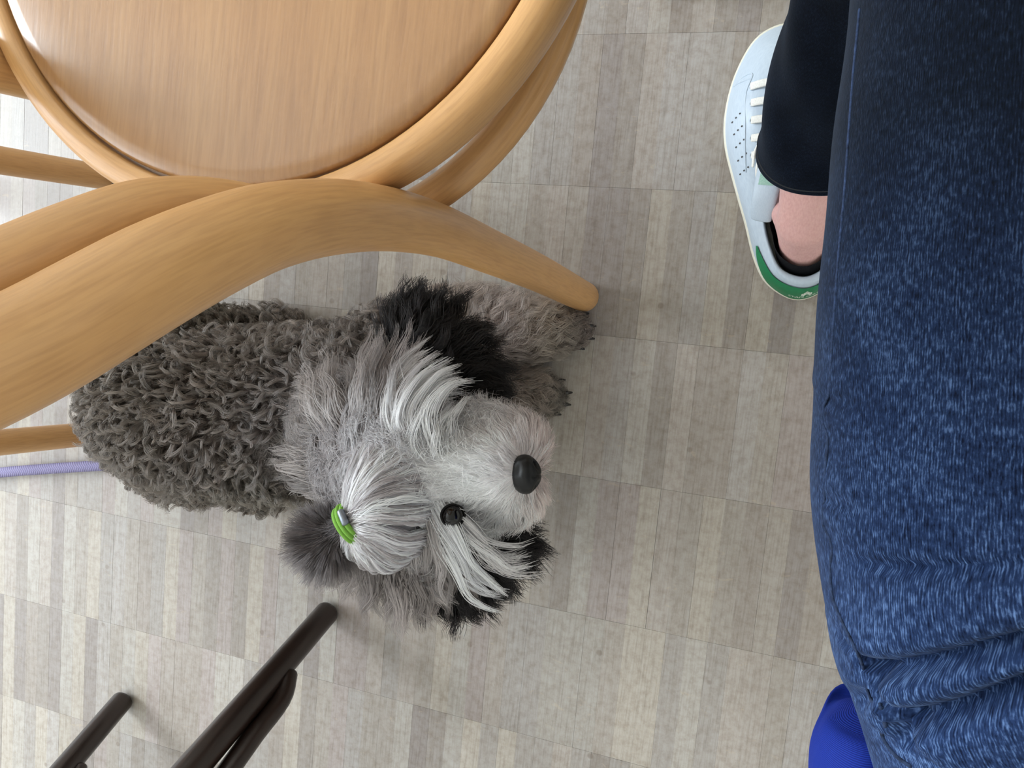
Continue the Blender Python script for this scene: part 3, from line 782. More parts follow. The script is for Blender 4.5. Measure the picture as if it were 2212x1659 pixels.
# jeans: one loft from hip over thigh and knee to the hem
def build_jeans():
    ctl = np.array([  # x, y, z, half width, half height
        (0.235, -0.36, 0.535, .110, .100), (0.215, -0.25, 0.535, .104, .096), (0.180, -0.18, 0.532, .098, .092), (0.149, -0.125, 0.531, .095, .089), (0.1255, -0.07, 0.530, .0945, .087), (0.1150, -0.02, 0.529, .092, .086),
        (0.1070, 0.03, 0.527, .088, .085), (0.1005, 0.08, 0.525, .0845, .083), (0.095, 0.13, 0.523, .081, .081), (0.090, 0.18, 0.520, .078, .078), (0.087, 0.225, 0.512, .075, .074),
        (0.085, 0.255, 0.485, .072, .070), (0.080, 0.264, 0.445, .069, .066), (0.070, 0.254, 0.395, .066, .062), (0.056, 0.238, 0.335, .062, .058), (0.043, 0.219, 0.280, .058, .055),
        (0.032, 0.198, 0.225, .054, .052), (0.026, 0.176, 0.175, .052, .051), (0.0240, 0.158, 0.140, .0515, .051), (0.0235, 0.149, 0.122, .051, .051)])
    N, S = 520, 260
    cur = catmull(ctl, N)
    P = cur[:, :3]; A, B = cur[:, 3], cur[:, 4]
    ref = np.array([1.0, 0, 0])
    T, Nx, Bx = frames(P, ref)
    th = np.linspace(0, 2 * math.pi, S, endpoint=False)
    e = 2 / 2.25
    c = np.sign(np.cos(th)) * np.abs(np.cos(th)) ** e; s = np.sign(np.sin(th)) * np.abs(np.sin(th)) ** e
    V = P[:, None] + Nx[:, None] * (A[:, None] * c)[..., None] + Bx[:, None] * (B[:, None] * s)[..., None]
    nrm = Nx[:, None] * (c / 1.0)[None, :, None] + Bx[:, None] * s[None, :, None]
    nrm /= np.linalg.norm(nrm, axis=2)[..., None]
    arc = np.r_[0, np.cumsum(np.linalg.norm(np.diff(P, axis=0), axis=1))]
    thigh = (V[..., 1] < 0.2) & (V[..., 2] > 0.5)
    disp = np.zeros((N, S))
    def seg_dist(xy, poly):
        poly = np.array(poly); best = np.full(xy.shape[:-1], 9.0); sgn = np.zeros(xy.shape[:-1]); tpar = np.zeros(xy.shape[:-1])
        L = np.r_[0, np.cumsum(np.linalg.norm(np.diff(poly, axis=0), axis=1))]
        for i in range(len(poly) - 1):
            a, b = poly[i], poly[i + 1]; d = b - a; l2 = d @ d
            t = np.clip(((xy - a) @ d) / l2, 0, 1)
            q = a + t[..., None] * d
            dist = np.linalg.norm(xy - q, axis=-1)
            side = np.sign(d[0] * (xy[..., 1] - a[1]) - d[1] * (xy[..., 0] - a[0]))
            m = dist < best
            best = np.where(m, dist, best); sgn = np.where(m, side, sgn); tpar = np.where(m, (L[i] + t * math.sqrt(l2)) / L[-1], tpar)
        return best, sgn, tpar
    xy = V[..., :2]
    def crease(pix, depth, w, puff_up, puff_dn, wp, z=0.607, fade0=0.1, fade1=0.0):
        poly = [at(x, y, z)[:2] for x, y in pix]
        d, sg, tp = seg_dist(xy, poly)
        fd = np.clip(tp / max(fade0, 1e-3), 0, 1) if fade0 > 0 else 1.0
        if fade1 > 0: fd = fd * np.clip((1 - tp) / fade1, 0, 1)
        endf = np.where((tp <= 0) | (tp >= 1), np.exp(-(d / (w * 1.5)) ** 2), 1.0)
        g = -depth * np.exp(-(d / w) ** 2)
        pf = np.where(sg > 0, puff_up, puff_dn) * (np.exp(-((d - wp) / wp) ** 2))
        return (g + pf) * fd * endf * thigh
    # hip folds
    disp += crease([(1835, 1292), (1900, 1268), (2000, 1246), (2110, 1228), (2240, 1208), (2400, 1190)], .0036, .0020, .0010, .0018, .008, fade0=.2)
    disp += crease([(1890, 1522), (1940, 1505), (2010, 1462), (2080, 1425), (2140, 1395), (2240, 1350), (2420, 1280)], .0115, .0028, .0040, .0034, .011, fade0=.02)
    disp += crease([(1985, 1606), (2030, 1578), (2090, 1540), (2150, 1498), (2240, 1445), (2420, 1360)], .0125, .0032, .0040, .0050, .011, fade0=.02)
    disp += crease([(1922, 1500), (1930, 1548), (1962, 1588), (2000, 1606), (1978, 1640), (1985, 1680)], .0065, .0022, .0015, .0028, .006, fade0=.02)
    disp += crease([(1902, 1530), (1884, 1568), (1880, 1610), (1884, 1632)], .0050, .0020, .0020, .0015, .005, z=0.59, fade0=.05, fade1=.3)
    disp += crease([(1790, 905), (1850, 893), (1900, 886)], .0010, .0025, .0006, .0006, .006, fade0=.1, fade1=.5)
    disp += crease([(1793, 1148), (1850, 1144), (1910, 1150)], .0012, .0025, .0008, .0008, .006, fade0=.1, fade1=.5)
    # slow lumps of slack cloth
    nx = np.sin(V[..., 1] * 61 + V[..., 0] * 35) * np.sin(V[..., 0] * 70 - V[..., 1] * 24) * 0.0007
    disp += nx * thigh
    # knee / calf drag lines and flare at the hem
    shin = ~thigh
    a2 = arc[:, None] / arc[-1]
    disp += shin * 0.0016 * np.sin(th[None, :] * 3 + a2 * 60) * np.clip((a2 - 0.62) * 6, 0, 1)
    disp += shin * 0.0015 * np.sin(th[None, :] * 2 + 0.6) * np.clip((a2 - 0.93) * 15, 0, 1)
    # hem tip lower at the back than over the instep: slide the last rings along the leg
    hk = np.clip((a2 - 0.90) / 0.10, 0, 1) ** 2
    V = V + T[:, None] * (hk * 0.016 * np.cos(th[None, :] - 1.55) + hk * 0.004 * np.sin(th[None, :] * 2))[..., None] * (-1)
    V = V + nrm * disp[..., None]
    # thickness at the hem: turn in
    hem = V[-1] - nrm[-1] * 0.0022 - T[-1] * 0.0
    hem2 = V[-1] - nrm[-1] * 0.0025 + (P[-8] - P[-1])[None] * 1.0
    hipc = V[0].mean(0)
    VV = np.vstack([V.reshape(-1, 3), hem, hem2])
    Fs = []
    uvs = []
    u_r = np.arange(S + 1) / S * 0.55
    for i in range(N - 1):
        for j in range(S):
            j2 = (j + 1) % S
            Fs.append((i * S + j, i * S + j2, (i + 1) * S + j2, (i + 1) * S + j))
            uvs += [(u_r[j], arc[i]), (u_r[j + 1], arc[i]), (u_r[j + 1], arc[i + 1]), (u_r[j], arc[i + 1])]
    for r in (N - 1, N):
        for j in range(S):
            j2 = (j + 1) % S
            Fs.append((r * S + j, r * S + j2, (r + 1) * S + j2, (r + 1) * S + j))
            uvs += [(u_r[j], arc[-1]), (u_r[j + 1], arc[-1]), (u_r[j + 1], arc[-1] + .004), (u_r[j], arc[-1] + .004)]
    k = len(VV); VV = np.vstack([VV, hipc])
    for j in range(S):
        Fs.append((k, (j + 1) % S, j)); uvs += [(0.2, 0), (u_r[j + 1], 0), (u_r[j], 0)]
    me = mesh_from('jeans', VV, Fs)
    uvl = me.uv_layers.new(name='UVMap'); uvl.data.foreach_set('uv', np.array(uvs, np.float32).ravel())
    wear_shade = np.zeros(len(VV))
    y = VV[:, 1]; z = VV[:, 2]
    wear_shade = np.clip((0.075 - y) / 0.22, 0, 1) ** 1.15 * np.clip((z - 0.40) / 0.1, 0, 1) * 0.92 + 0.06  # lap fade mixed with painted shade, darkening toward the knee and down the shin
    wa = me.attributes.new('wear_shade', 'FLOAT', 'POINT'); wa.data.foreach_set('value', wear_shade.astype(np.float32))
    jo = new_obj('jeans', me, person, M_DENIM, label='washed blue denim jeans, nearly black at the shin by fade and painted shade')
    bvh = BVHTree.FromPolygons([tuple(v) for v in VV], Fs)
    camp = Vector((0, 0, CAM_H))
    def hit(px, py, lift):
        d = Vector(at(px, py, 0.3)) - camp; d.normalize()
        h = bvh.ray_cast(camp, d)
        if h[0] is None: return None
        n = h[1] if h[1].dot(d) < 0 else -h[1]
        return np.array(h[0] + n * lift)
    # outer seam along the side of the thigh, a felled ridge with a pale worn edge
    sp_ = [(1852, 20), (1840, 140), (1829, 280), (1818, 430), (1806, 560), (1797, 680), (1790, 780), (1785, 850), (1774, 880), (1772, 910), (1783, 945), (1778, 1010), (1776, 1080), (1773, 1130), (1786, 1160), (1792, 1185), (1788, 1230), (1794, 1290), (1815, 1345), (1840, 1395), (1858, 1440), (1868, 1490), (1880, 1516), (1896, 1522)]
    q = [hit(x + 6, y, 0.0001) for x, y in sp_]
    q = np.array([p for p in q if p is not None])
    if len(q) > 3:
        q = catmull(q, 160)
        new_obj('outer_seam', tube_mesh('outer_seam', q, 0.0006, 8), jo, M_THREAD, label='pale worn outer seam')
    # pocket edge at the hip
    pk = [hit(x, y, 0.0002) for x, y in [(1903, 1528), (1912, 1560), (1908, 1590), (1930, 1625), (1968, 1655)]]
    pk = np.array([p for p in pk if p is not None])
    if len(pk) > 3: new_obj('pocket_seam', tube_mesh('pocket_seam', catmull(pk, 40), 0.0008, 8), jo, M_THREAD)
    # double-stitched hem
    hr = V[-9] + nrm[-9] * 0.0002
    new_obj('hem_stitch', tube_mesh('hem_stitch', hr[::3], 0.0006, 6, closed=True, cap=False), jo, mat('black_thread', (34, 36, 42), 0.8)[0])
    return jo
JEANS = build_jeans()

# blue ribbed garment bunched beside the hip
def rib_mat():
    m, ns, ls, b = mat('royal_blue_knit', rough=0.8, spec=0.2)
    b.inputs['Sheen Weight'].default_value = 0.0
    uv = node(ns, 'ShaderNodeUVMap', uv_map='UVMap')
    wv = node(ns, 'ShaderNodeTexWave', wave_type='BANDS', bands_direction='Y', Scale=900.0, Distortion=0.8, Detail=2.0)
    ls.new(uv.outputs[0], wv.inputs['Vector'])
    r = ramp(ns, [(0.0, (8, 26, 104)), (0.6, (13, 38, 128)), (1.0, (22, 50, 146))]); ls.new(wv.outputs['Fac'], r.inputs[0]); ls.new(r.outputs[0], b.inputs['Base Color'])
    bp = node(ns, 'ShaderNodeBump', Strength=0.35, Distance=0.0006); ls.new(wv.outputs['Fac'], bp.inputs['Height']); ls.new(bp.outputs[0], b.inputs['Normal'])
    return m
def garment():
    ctl = np.array([(*at(1868, 1535, 0.47), .004), (*at(1868, 1550, 0.47), .014), (*at(1868, 1580, 0.47), .0215), (*at(1872, 1640, 0.465), .0275), (0.098, -0.262, 0.462, .034), (0.130, -0.305, 0.468, .041), (0.170, -0.345, 0.474, .045), (0.205, -0.372, 0.478, .036), (0.222, -0.385, 0.48, .016)])
    N, S = 120, 48
    cur = catmull(ctl, N); P, R = cur[:, :3], np.maximum(cur[:, 3], 0.002)
    _, Nx, Bx = frames(P, np.array([1.0, 0, 0]))
    th = np.linspace(0, 2 * math.pi, S, endpoint=False)
    arc = np.r_[0, np.cumsum(np.linalg.norm(np.diff(P, axis=0), axis=1))]
    fold = 1 + 0.05 * np.sin(th * 3 + arc[:, None] * 30) + 0.03 * np.sin(th * 5 - arc[:, None] * 55)
    V = P[:, None] + (Nx[:, None] * np.cos(th)[None, :, None] + Bx[:, None] * 1.5 * np.sin(th)[None, :, None]) * (R[:, None] * fold)[..., None]
    Fs, uvs = [], []
    for i in range(N - 1):
        for j in range(S):
            Fs.append((i * S + j, i * S + (j + 1) % S, (i + 1) * S + (j + 1) % S, (i + 1) * S + j))
            uvs += [(j / S * .2, arc[i]), ((j + 1) / S * .2, arc[i]), ((j + 1) / S * .2, arc[i + 1]), (j / S * .2, arc[i + 1])]
    Fs.append(tuple(range(S - 1, -1, -1))); uvs += [(0, 0)] * S
    Fs.append(tuple((N - 1) * S + j for j in range(S))); uvs += [(0, 0)] * S
    me = mesh_from('sweater', V.reshape(-1, 3), Fs)
    me.uv_layers.new(name='UVMap').data.foreach_set('uv', np.array(uvs, np.float32).ravel())
    new_obj('sweater', me, person, rib_mat(), label='royal blue ribbed knit garment below the hip')
garment()

# ------------------------------------------------------------------ the dog
def hair_mat():
    m = bpy.data.materials.new('dog_fur'); m.use_nodes = True
    ns, ls = m.node_tree.nodes, m.node_tree.links
    b = ns['Principled BSDF']
    a = node(ns, 'ShaderNodeAttribute', attribute_name='fur_color')
    ls.new(a.outputs['Color'], b.inputs['Base Color'])
    b.inputs['Roughness'].default_value = 0.5; b.inputs['Specular IOR Level'].default_value = 0.25
    tr = ns.new('ShaderNodeBsdfTranslucent'); ls.new(a.outputs['Color'], tr.inputs['Color'])
    h = ns.new('ShaderNodeBsdfHairPrincipled'); h.model = 'CHIANG'; h.parametrization = 'COLOR'
    ls.new(a.outputs['Color'], h.inputs['Color']); h.inputs['Roughness'].default_value = 0.4; h.inputs['Radial Roughness'].default_value = 0.7; h.inputs['IOR'].default_value = 1.45
    mx = ns.new('ShaderNodeMixShader'); mx.inputs[0].default_value = 0.2
    ls.new(b.outputs[0], mx.inputs[1]); ls.new(tr.outputs[0], mx.inputs[2])
    m2 = ns.new('ShaderNodeMixShader'); m2.inputs[0].default_value = 0.45
    ls.new(mx.outputs[0], m2.inputs[1]); ls.new(h.outputs[0], m2.inputs[2]); ls.new(m2.outputs[0], ns['Material Output'].inputs['Surface'])
    return m
M_FUR = hair_mat()
M_HIDE, hn_, hl_, hb_ = mat('dog_hide', (66, 60, 57), 0.9, 0.1)
ha_ = node(hn_, 'ShaderNodeAttribute', attribute_name='hide_color'); hl_.new(ha_.outputs['Color'], hb_.inputs['Base Color'])
M_NOSE = mat('wet_nose', (4, 4, 5), 0.20, 0.28)
ns_, ls_, b_ = M_NOSE[1], M_NOSE[2], M_NOSE[3]
v_ = node(ns_, 'ShaderNodeTexVoronoi', Scale=900.0); bp_ = node(ns_, 'ShaderNodeBump', Strength=0.25, Distance=0.0005)
ls_.new(v_.outputs['Distance'], bp_.inputs['Height']); ls_.new(bp_.outputs[0], b_.inputs['Normal'])
M_NOSE = M_NOSE[0]
M_EYE = mat('dark_eye', (9, 6, 5), 0.08, 0.35)[0]
M_LID = mat('eye_rim', (14, 11, 11), 0.7, 0.2)[0]
M_CLAW = mat('claw', (26, 24, 25), 0.35)[0]

dog = empty('dog', (-0.45, -0.17, 0.0), 'small grey curly haired dog lying on the parquet looking up, hair tied on its head', 'dog')
blobs = []
spine = [(-0.715, -0.196, 0.088, .075), (-0.66, -0.190, 0.098, .084), (-0.59, -0.182, 0.098, .086), (-0.52, -0.172, 0.097, .086), (-0.455, -0.160, 0.102, .087), (-0.41, -0.155, 0.115, .083)]
sc = catmull(np.array(spine), 16)
for x, y, z, r in sc: blobs.append((x, y, z, r, r * 1.0, r * 0.93))
blobs += [(-0.675, -0.112, 0.058, .066, .038, .052), (-0.685, -0.268, 0.058, .066, .038, .052)]           # thighs
blobs += [(-0.60, -0.088, 0.022, .055, .022, .022), (-0.61, -0.288, 0.022, .055, .022, .022)]              # hind feet tucked alongside
blobs += [(-0.405, -0.095, 0.085, .05, .042, .06), (-0.405, -0.205, 0.085, .05, .042, .06)]                # shoulders
blobs += capsule_blobs((-0.385, -0.158, 0.150), (-0.315, -0.168, 0.238), .072, .060, 6)                     # neck
HEADC = at(862, 1015, 0.262)
blobs += [(*HEADC, .058, .060, .055)]
blobs += [(*at(905, 940, 0.245), .036, .036, .034), (*at(915, 1130, 0.245), .036, .036, .034)]              # cheeks / brows
NOSEP = at(1136, 1024, 0.272)
MUZ0 = at(965, 1010, 0.262)
blobs += capsule_blobs(MUZ0, NOSEP + np.array([-0.026, -0.004, -0.010]), .036, .0275, 6)
blobs += capsule_blobs(at(1030, 960, 0.238), at(1118, 968, 0.240), .029, .025, 5)                           # lips
blobs += capsule_blobs(at(1040, 1068, 0.238), at(1115, 1066, 0.240), .028, .024, 5)
# fore legs reaching forward along the floor
blobs += capsule_blobs((-0.385, -0.072, 0.066), (-0.325, -0.046, 0.036), .042, .036, 5)
blobs += capsule_blobs((-0.325, -0.046, 0.038), (-0.225, -0.036, 0.029), .036, .026, 6) + [(-0.208, -0.034, 0.019, .024, .021, .017)]
blobs += capsule_blobs((-0.37, -0.16, 0.066), (-0.325, -0.130, 0.034), .036, .029, 5)
blobs += capsule_blobs((-0.325, -0.126, 0.036), (-0.240, -0.113, 0.028), .034, .025, 6) + [(-0.226, -0.113, 0.019, .023, .021, .017)]
hide = remesh_blobs('body', blobs, 0.006, 8, floor=0.003)
body = new_obj('body', hide, dog, M_HIDE)

def tri_sample(me, n, r):
    me.calc_loop_triangles()
    tv = np.empty(len(me.loop_triangles) * 3, int); me.loop_triangles.foreach_get('vertices', tv); tv = tv.reshape(-1, 3)
    co = np.empty(len(me.vertices) * 3); me.vertices.foreach_get('co', co); co = co.reshape(-1, 3)
    no = np.empty(len(me.vertices) * 3); me.vertices.foreach_get('normal', no); no = no.reshape(-1, 3)
    A, B, C = co[tv[:, 0]], co[tv[:, 1]], co[tv[:, 2]]
    ar = np.linalg.norm(np.cross(B - A, C - A), axis=1)
    k = r.choice(len(tv), n, p=ar / ar.sum())
    u, v = r.random(n), r.random(n); fl = u + v > 1; u[fl], v[fl] = 1 - u[fl], 1 - v[fl]
    w = 1 - u - v
    p = A[k] * w[:, None] + B[k] * u[:, None] + C[k] * v[:, None]
    m = no[tv[k, 0]] * w[:, None] + no[tv[k, 1]] * u[:, None] + no[tv[k, 2]] * v[:, None]
    return p, m / np.linalg.norm(m, axis=1)[:, None]

def img_dir(px, py, z, dx, dy):
    d = at(px + dx, py + dy, z) - at(px, py, z)
    return d / np.linalg.norm(d)
def norm(a): return a / (np.linalg.norm(a, axis=-1, keepdims=True) + 1e-12)
def nearest(p, q):
    out = np.empty(len(p), int)
    for i in range(0, len(p), 4000):
        out[i:i + 4000] = ((p[i:i + 4000, None] - q[None]) ** 2).sum(-1).argmin(1)
    return out

STR = {}
def emit(part, S, col, r0, r1):
    """S (n, k, 3) strands; col (n, 3) in 0..255"""
    S = S.copy(); S[..., 2] = np.maximum(S[..., 2], 0.0015)
    n, k, _ = S.shape
    t = np.linspace(0, 1, k)
    R = np.broadcast_to(r0 * (1 - t) ** 0.7 + r1 * t, (n, k))
    STR.setdefault(part, []).append((S, col, R))

# control points on the coat: pixel, height -> colour, length, lay of the hair, lift, kind
CT = [  # px, py, z, colour, length, (dx, dy), lift, curly
    (300, 880, .16, (99, 89, 81), .030, (-1, 0), .6, 1), (450, 800, .18, (103, 93, 86), .031, (-.6, -.6), .6, 1), (450, 980, .18, (99, 89, 83), .031, (-.6, .6), .6, 1), (600, 880, .19, (96, 87, 83), .031, (-.6, 0), .6, 1),
    (560, 740, .14, (110, 100, 93), .030, (-.2, -1), .6, 1), (700, 760, .16, (113, 104, 99), .030, (-.2, -1), .55, 1), (560, 1040, .12, (104, 96, 87), .030, (-.3, 1), .6, 1), (330, 740, .08, (89, 80, 70), .028, (-.5, -1), .6, 1), (560, 900, .03, (99, 89, 81), .026, (0, 1), .6, 1), (300, 960, .06, (99, 89, 81), .028, (-1, .3), .6, 1),
    (660, 900, .20, (121, 113, 111), .040, (-1, -.15), .40, 0), (640, 1000, .19, (107, 99, 96), .038, (-1, .15), .40, 0), (680, 1090, .20, (115, 106, 103), .034, (-1, .3), .40, 0),
    (720, 820, .21, (126, 117, 113), .045, (-.55, -.9), .35, 0), (800, 800, .23, (119, 111, 108), .050, (-.25, -1), .30, 0), (870, 800, .235, (124, 114, 113), .050, (.05, -1), .30, 0),
    (760, 900, .245, (134, 126, 126), .045, (-.5, -.8), .30, 0), (820, 920, .26, (104, 98, 99), .045, (-.2, -1), .25, 0),
    (900, 900, .265, (245, 244, 250), .040, (.1, -1), .30, 0), (950, 940, .265, (211, 209, 211), .026, (.2, -1), .35, 0), (930, 915, .268, (140, 135, 136), .022, (.2, -1), .35, 0),
    (860, 1060, .30, (216, 214, 219), .020, (-1, .4), .2, 0), (780, 1060, .29, (120, 113, 114), .022, (-1, .2), .2, 0),
    (1000, 1000, .285, (252, 252, 252), .016, (-1, 0), .32, 0), (1060, 1000, .285, (252, 252, 252), .015, (-1, -.1), .34, 0), (1100, 960, .27, (252, 245, 248), .020, (-.3, -1), .42, 0), (1100, 1080, .265, (252, 252, 252), .020, (-.3, 1), .42, 0), (1050, 920, .25, (216, 211, 212), .024, (-.2, -1), .42, 0), (1050, 1110, .24, (252, 252, 252), .024, (-.2, 1), .42, 0),
    (1165, 970, .25, (208, 189, 184), .015, (.5, -.7), .5, 0), (1170, 1060, .25, (216, 192, 184), .014, (.5, .7), .5, 0), (1120, 1000, .20, (161, 147, 143), .018, (.3, 0), .5, 0), (1105, 1000, .285, (206, 199, 203), .008, (-1, -.1), .3, 0),
    (960, 1080, .28, (216, 212, 214), .012, (-1, .3), .3, 0), (985, 1140, .26, (209, 200, 197), .018, (.5, 1), .35, 0), (940, 1160, .26, (174, 171, 173), .034, (.4, 1), .3, 0), (900, 1200, .245, (162, 157, 155), .042, (.2, 1), .35, 0),
    (820, 1200, .225, (135, 126, 125), .045, (-.1, 1), .35, 0), (740, 1200, .21, (109, 102, 100), .040, (-.5, 1), .4, 0), (880, 1260, .19, (116, 107, 104), .050, (.1, 1), .35, 0), (960, 1230, .20, (109, 100, 99), .046, (.5, 1), .35, 0),
    (1000, 730, .05, (171, 156, 147), .031, (.3, -1), .6, 0), (1080, 720, .06, (184, 171, 167), .032, (.3, -.6), .6, 0), (1170, 720, .05, (175, 162, 148), .026, (.7, -.1), .6, 0), (1240, 715, .03, (108, 97, 92), .013, (1, 0), .4, 0),
    (1080, 820, .05, (147, 133, 124), .032, (.6, .3), .6, 0), (1150, 850, .05, (154, 138, 126), .026, (.9, .2), .6, 0), (1195, 860, .03, (97, 91, 83), .010, (1, 0), .4, 0), (960, 850, .10, (116, 105, 97), .032, (.6, 0), .5, 0),
]
CP = np.array([at(c[0], c[1], c[2]) for c in CT]); CC = np.array([c[3] for c in CT], float); CL = np.array([c[4] for c in CT])
CF = np.array([img_dir(c[0], c[1], c[2], c[5][0] * 20, c[5][1] * 20) for c in CT]); CLI = np.array([c[6] for c in CT]); CK = np.array([c[7] for c in CT], float)
def coat(p):
    d2 = ((p[:, None] - CP[None]) ** 2).sum(-1)
    d = np.sqrt(d2.min(1))[:, None]
    w = np.exp(-(d2 - d2.min(1, keepdims=True)) / (2 * (0.016 + 0.25 * d) ** 2))
    w /= w.sum(1, keepdims=True)
    return w @ CC, w @ CL, norm(w @ CF), w @ CLI, w @ CK
hr_ = np.random.default_rng(11)
def paint_hide(me, k=.92, col=None):
    co = np.empty(len(me.vertices) * 3); me.vertices.foreach_get('co', co); co = co.reshape(-1, 3)
    c = (coat(co)[0] if col is None else np.broadcast_to(np.array(col, float), co.shape)) * k / 255.0
    c = np.where(c <= .04045, c / 12.92, ((c + .055) / 1.055) ** 2.4)
    a = me.color_attributes.new('hide_color', 'FLOAT_COLOR', 'POINT'); a.data.foreach_set('color', np.c_[c, np.ones(len(c))].astype(np.float32).ravel())
paint_hide(hide)

def wavy_coat(p, n, k=9, clump=0.55, waves=1.3, amp=0.0022, part='fur', r0=.00030, r1=.00006, nclump=None, colour=None, gravity=0.35):
    col, L, fl, lift, _ = coat(p)
    if colour is not None: col = colour
    m = nclump or max(40, len(p) // 22)
    ci = hr_.choice(len(p), m, replace=False)
    near = nearest(p, p[ci])
    def path(p, n, fl, lift, L, ph, tw):
        ft = norm(fl - n * (fl * n).sum(1, keepdims=True) + 1e-6)
        sd = np.cross(n, ft)
        S = np.empty((len(p), k, 3)); S[:, 0] = p
        for i in range(1, k):
            t = i / (k - 1)
            l_ = (lift * (1 - 0.75 * t))[:, None]
            d = norm(n * l_ + ft * (1 - l_) + np.array([0, 0, -gravity]) * t)
            w = np.cos(2 * np.pi * waves * t + ph)[:, None] * sd + 0.5 * np.sin(2 * np.pi * waves * t + tw)[:, None] * n
            S[:, i] = S[:, i - 1] + d * (L / (k - 1))[:, None] + w * amp * 2 * np.pi * waves / (k - 1) * min(1, t * 2)
        return S
    ph = hr_.random(m) * 6.28; tw = hr_.random(m) * 6.28
    Lc = L[ci] * hr_.normal(1, .12, m)
    flc = norm(fl[ci] + hr_.normal(0, .22, (m, 3)))
    C = path(p[ci], n[ci], flc, lift[ci], Lc, ph, tw)
    L2 = L * hr_.normal(1, .16, len(p)).clip(.5, 1.5)
    S = path(p, n, norm(fl * .35 + flc[near] * .65 + hr_.normal(0, .10, (len(p), 3))), lift, L2, ph[near] + hr_.normal(0, .35, len(p)), tw[near] + hr_.normal(0, .35, len(p)))
    t = np.linspace(0, 1, k)[None, :, None]
    S = S + (C[near] - S) * (clump * t ** 1.4) * (1 - 0.25 * hr_.random((len(p), 1, 1)))
    cl = col * hr_.normal(1, .07, (m, 1))[near] * hr_.normal(1, .07, (len(p), 1))
    emit(part, S, cl, r0, r1)

def curly_coat(p, n, per=15, k=13):
    """tight ringlets: each lock one helix followed by a handful of hairs"""
    m = len(p)
    col, L, fl, lift, _ = coat(p)
    L = L * hr_.normal(1, .15, m)
    ft = norm(fl + hr_.normal(0, .6, (m, 3))); ft = norm(ft - n * (ft * n).sum(1, keepdims=True)); sd = np.cross(n, ft)
    t = np.linspace(0, 1, k)
    turns = hr_.uniform(.75, 1.5, m); ph = hr_.random(m) * 6.28; sg = hr_.choice((-1, 1), m)
    rad = hr_.uniform(.0036, .0072, m)
    ang = ph[:, None] + sg[:, None] * turns[:, None] * 2 * np.pi * t
    env = np.minimum(1, t * 2.2)
    ht = (0.62 * L)[:, None] * (1 - (1 - t) ** 1.7)
    base = p[:, None] + n[:, None] * ht[..., None] + ft[:, None] * ((0.45 * L)[:, None] * t ** 1.6)[..., None]
    hel = (np.cos(ang) - np.cos(ph)[:, None] * (1 - env))[..., None] * ft[:, None] + (np.sin(ang) - np.sin(ph)[:, None] * (1 - env))[..., None] * norm(sd * .6 + n * .6)[:, None]
    C = base + hel * (rad[:, None] * env)[..., None]
    idx = np.repeat(np.arange(m), per)
    ro = hr_.normal(0, .0034, (len(idx), 1, 3)); to = hr_.normal(0, .0009, (len(idx), 1, 3))
    S = C[idx] + ro * (1 - env)[None, :, None] + to * (0.4 + .6 * env)[None, :, None]
    S = S + np.cumsum(hr_.normal(0, .00022, (len(idx), k, 3)), axis=1)
    ln = hr_.uniform(.75, 1.0, len(idx))       # uneven ends
    S = S[:, :1] + (S - S[:, :1]) * (0.85 + .15 * ln)[:, None, None]
    cl = col[idx] * hr_.normal(1, .12, (m, 1))[idx] * hr_.normal(1, .06, (len(idx), 1))
    emit('fur', S, cl, .00034, .00010)

P0, N0 = tri_sample(hide, 190000, hr_)
_, _, _, _, kk = coat(P0)
up_ = (P0[:, 2] > 0.006) & ~((N0[:, 2] < -0.35) & (P0[:, 2] < .12))        # nothing grows between belly and floor
away = np.linalg.norm(P0 - NOSEP, axis=1) > 0.012
cur_a = np.where((kk > 0.5) & up_)[0]
curly_coat(P0[cur_a[:3400]], N0[cur_a[:3400]], per=14)
wavy_coat(P0[cur_a[3400:10400]], N0[cur_a[3400:10400]], k=6, clump=.3, waves=1.5, amp=.002, r0=.0003, part='fur')
str_a = (kk <= 0.5) & up_ & away
face = np.linalg.norm((P0 - at(1060, 1010, .26)) * np.array([1, 1, .8]), axis=1) < .062
legs_ = (P0[:, 2] < .085) & (P0[:, 0] > -.36)
fi = np.where(str_a & face)[0][:15000]; li = np.where(str_a & legs_ & ~face)[0][:11000]; oi_ = np.where(str_a & ~face & ~legs_ & (N0[:, 2] > -.35))[0][:22000]
wavy_coat(P0[fi], N0[fi], k=7, clump=.35, waves=.8, amp=.0010, r0=.00026)
wavy_coat(P0[li], N0[li], k=9, clump=.55, waves=1.4, amp=.0028)
wavy_coat(P0[oi_], N0[oi_], k=12, clump=.86, waves=1.6, amp=.0050, nclump=400)
fa_ = np.where(str_a & ~legs_ & (P0[:, 2] > .15) & (P0[:, 0] < -.20))[0][-2600:]
wavy_coat(P0[fa_] + N0[fa_] * .006, N0[fa_], k=12, clump=.15, waves=1.8, amp=.0040, r0=.00017, r1=.00005)

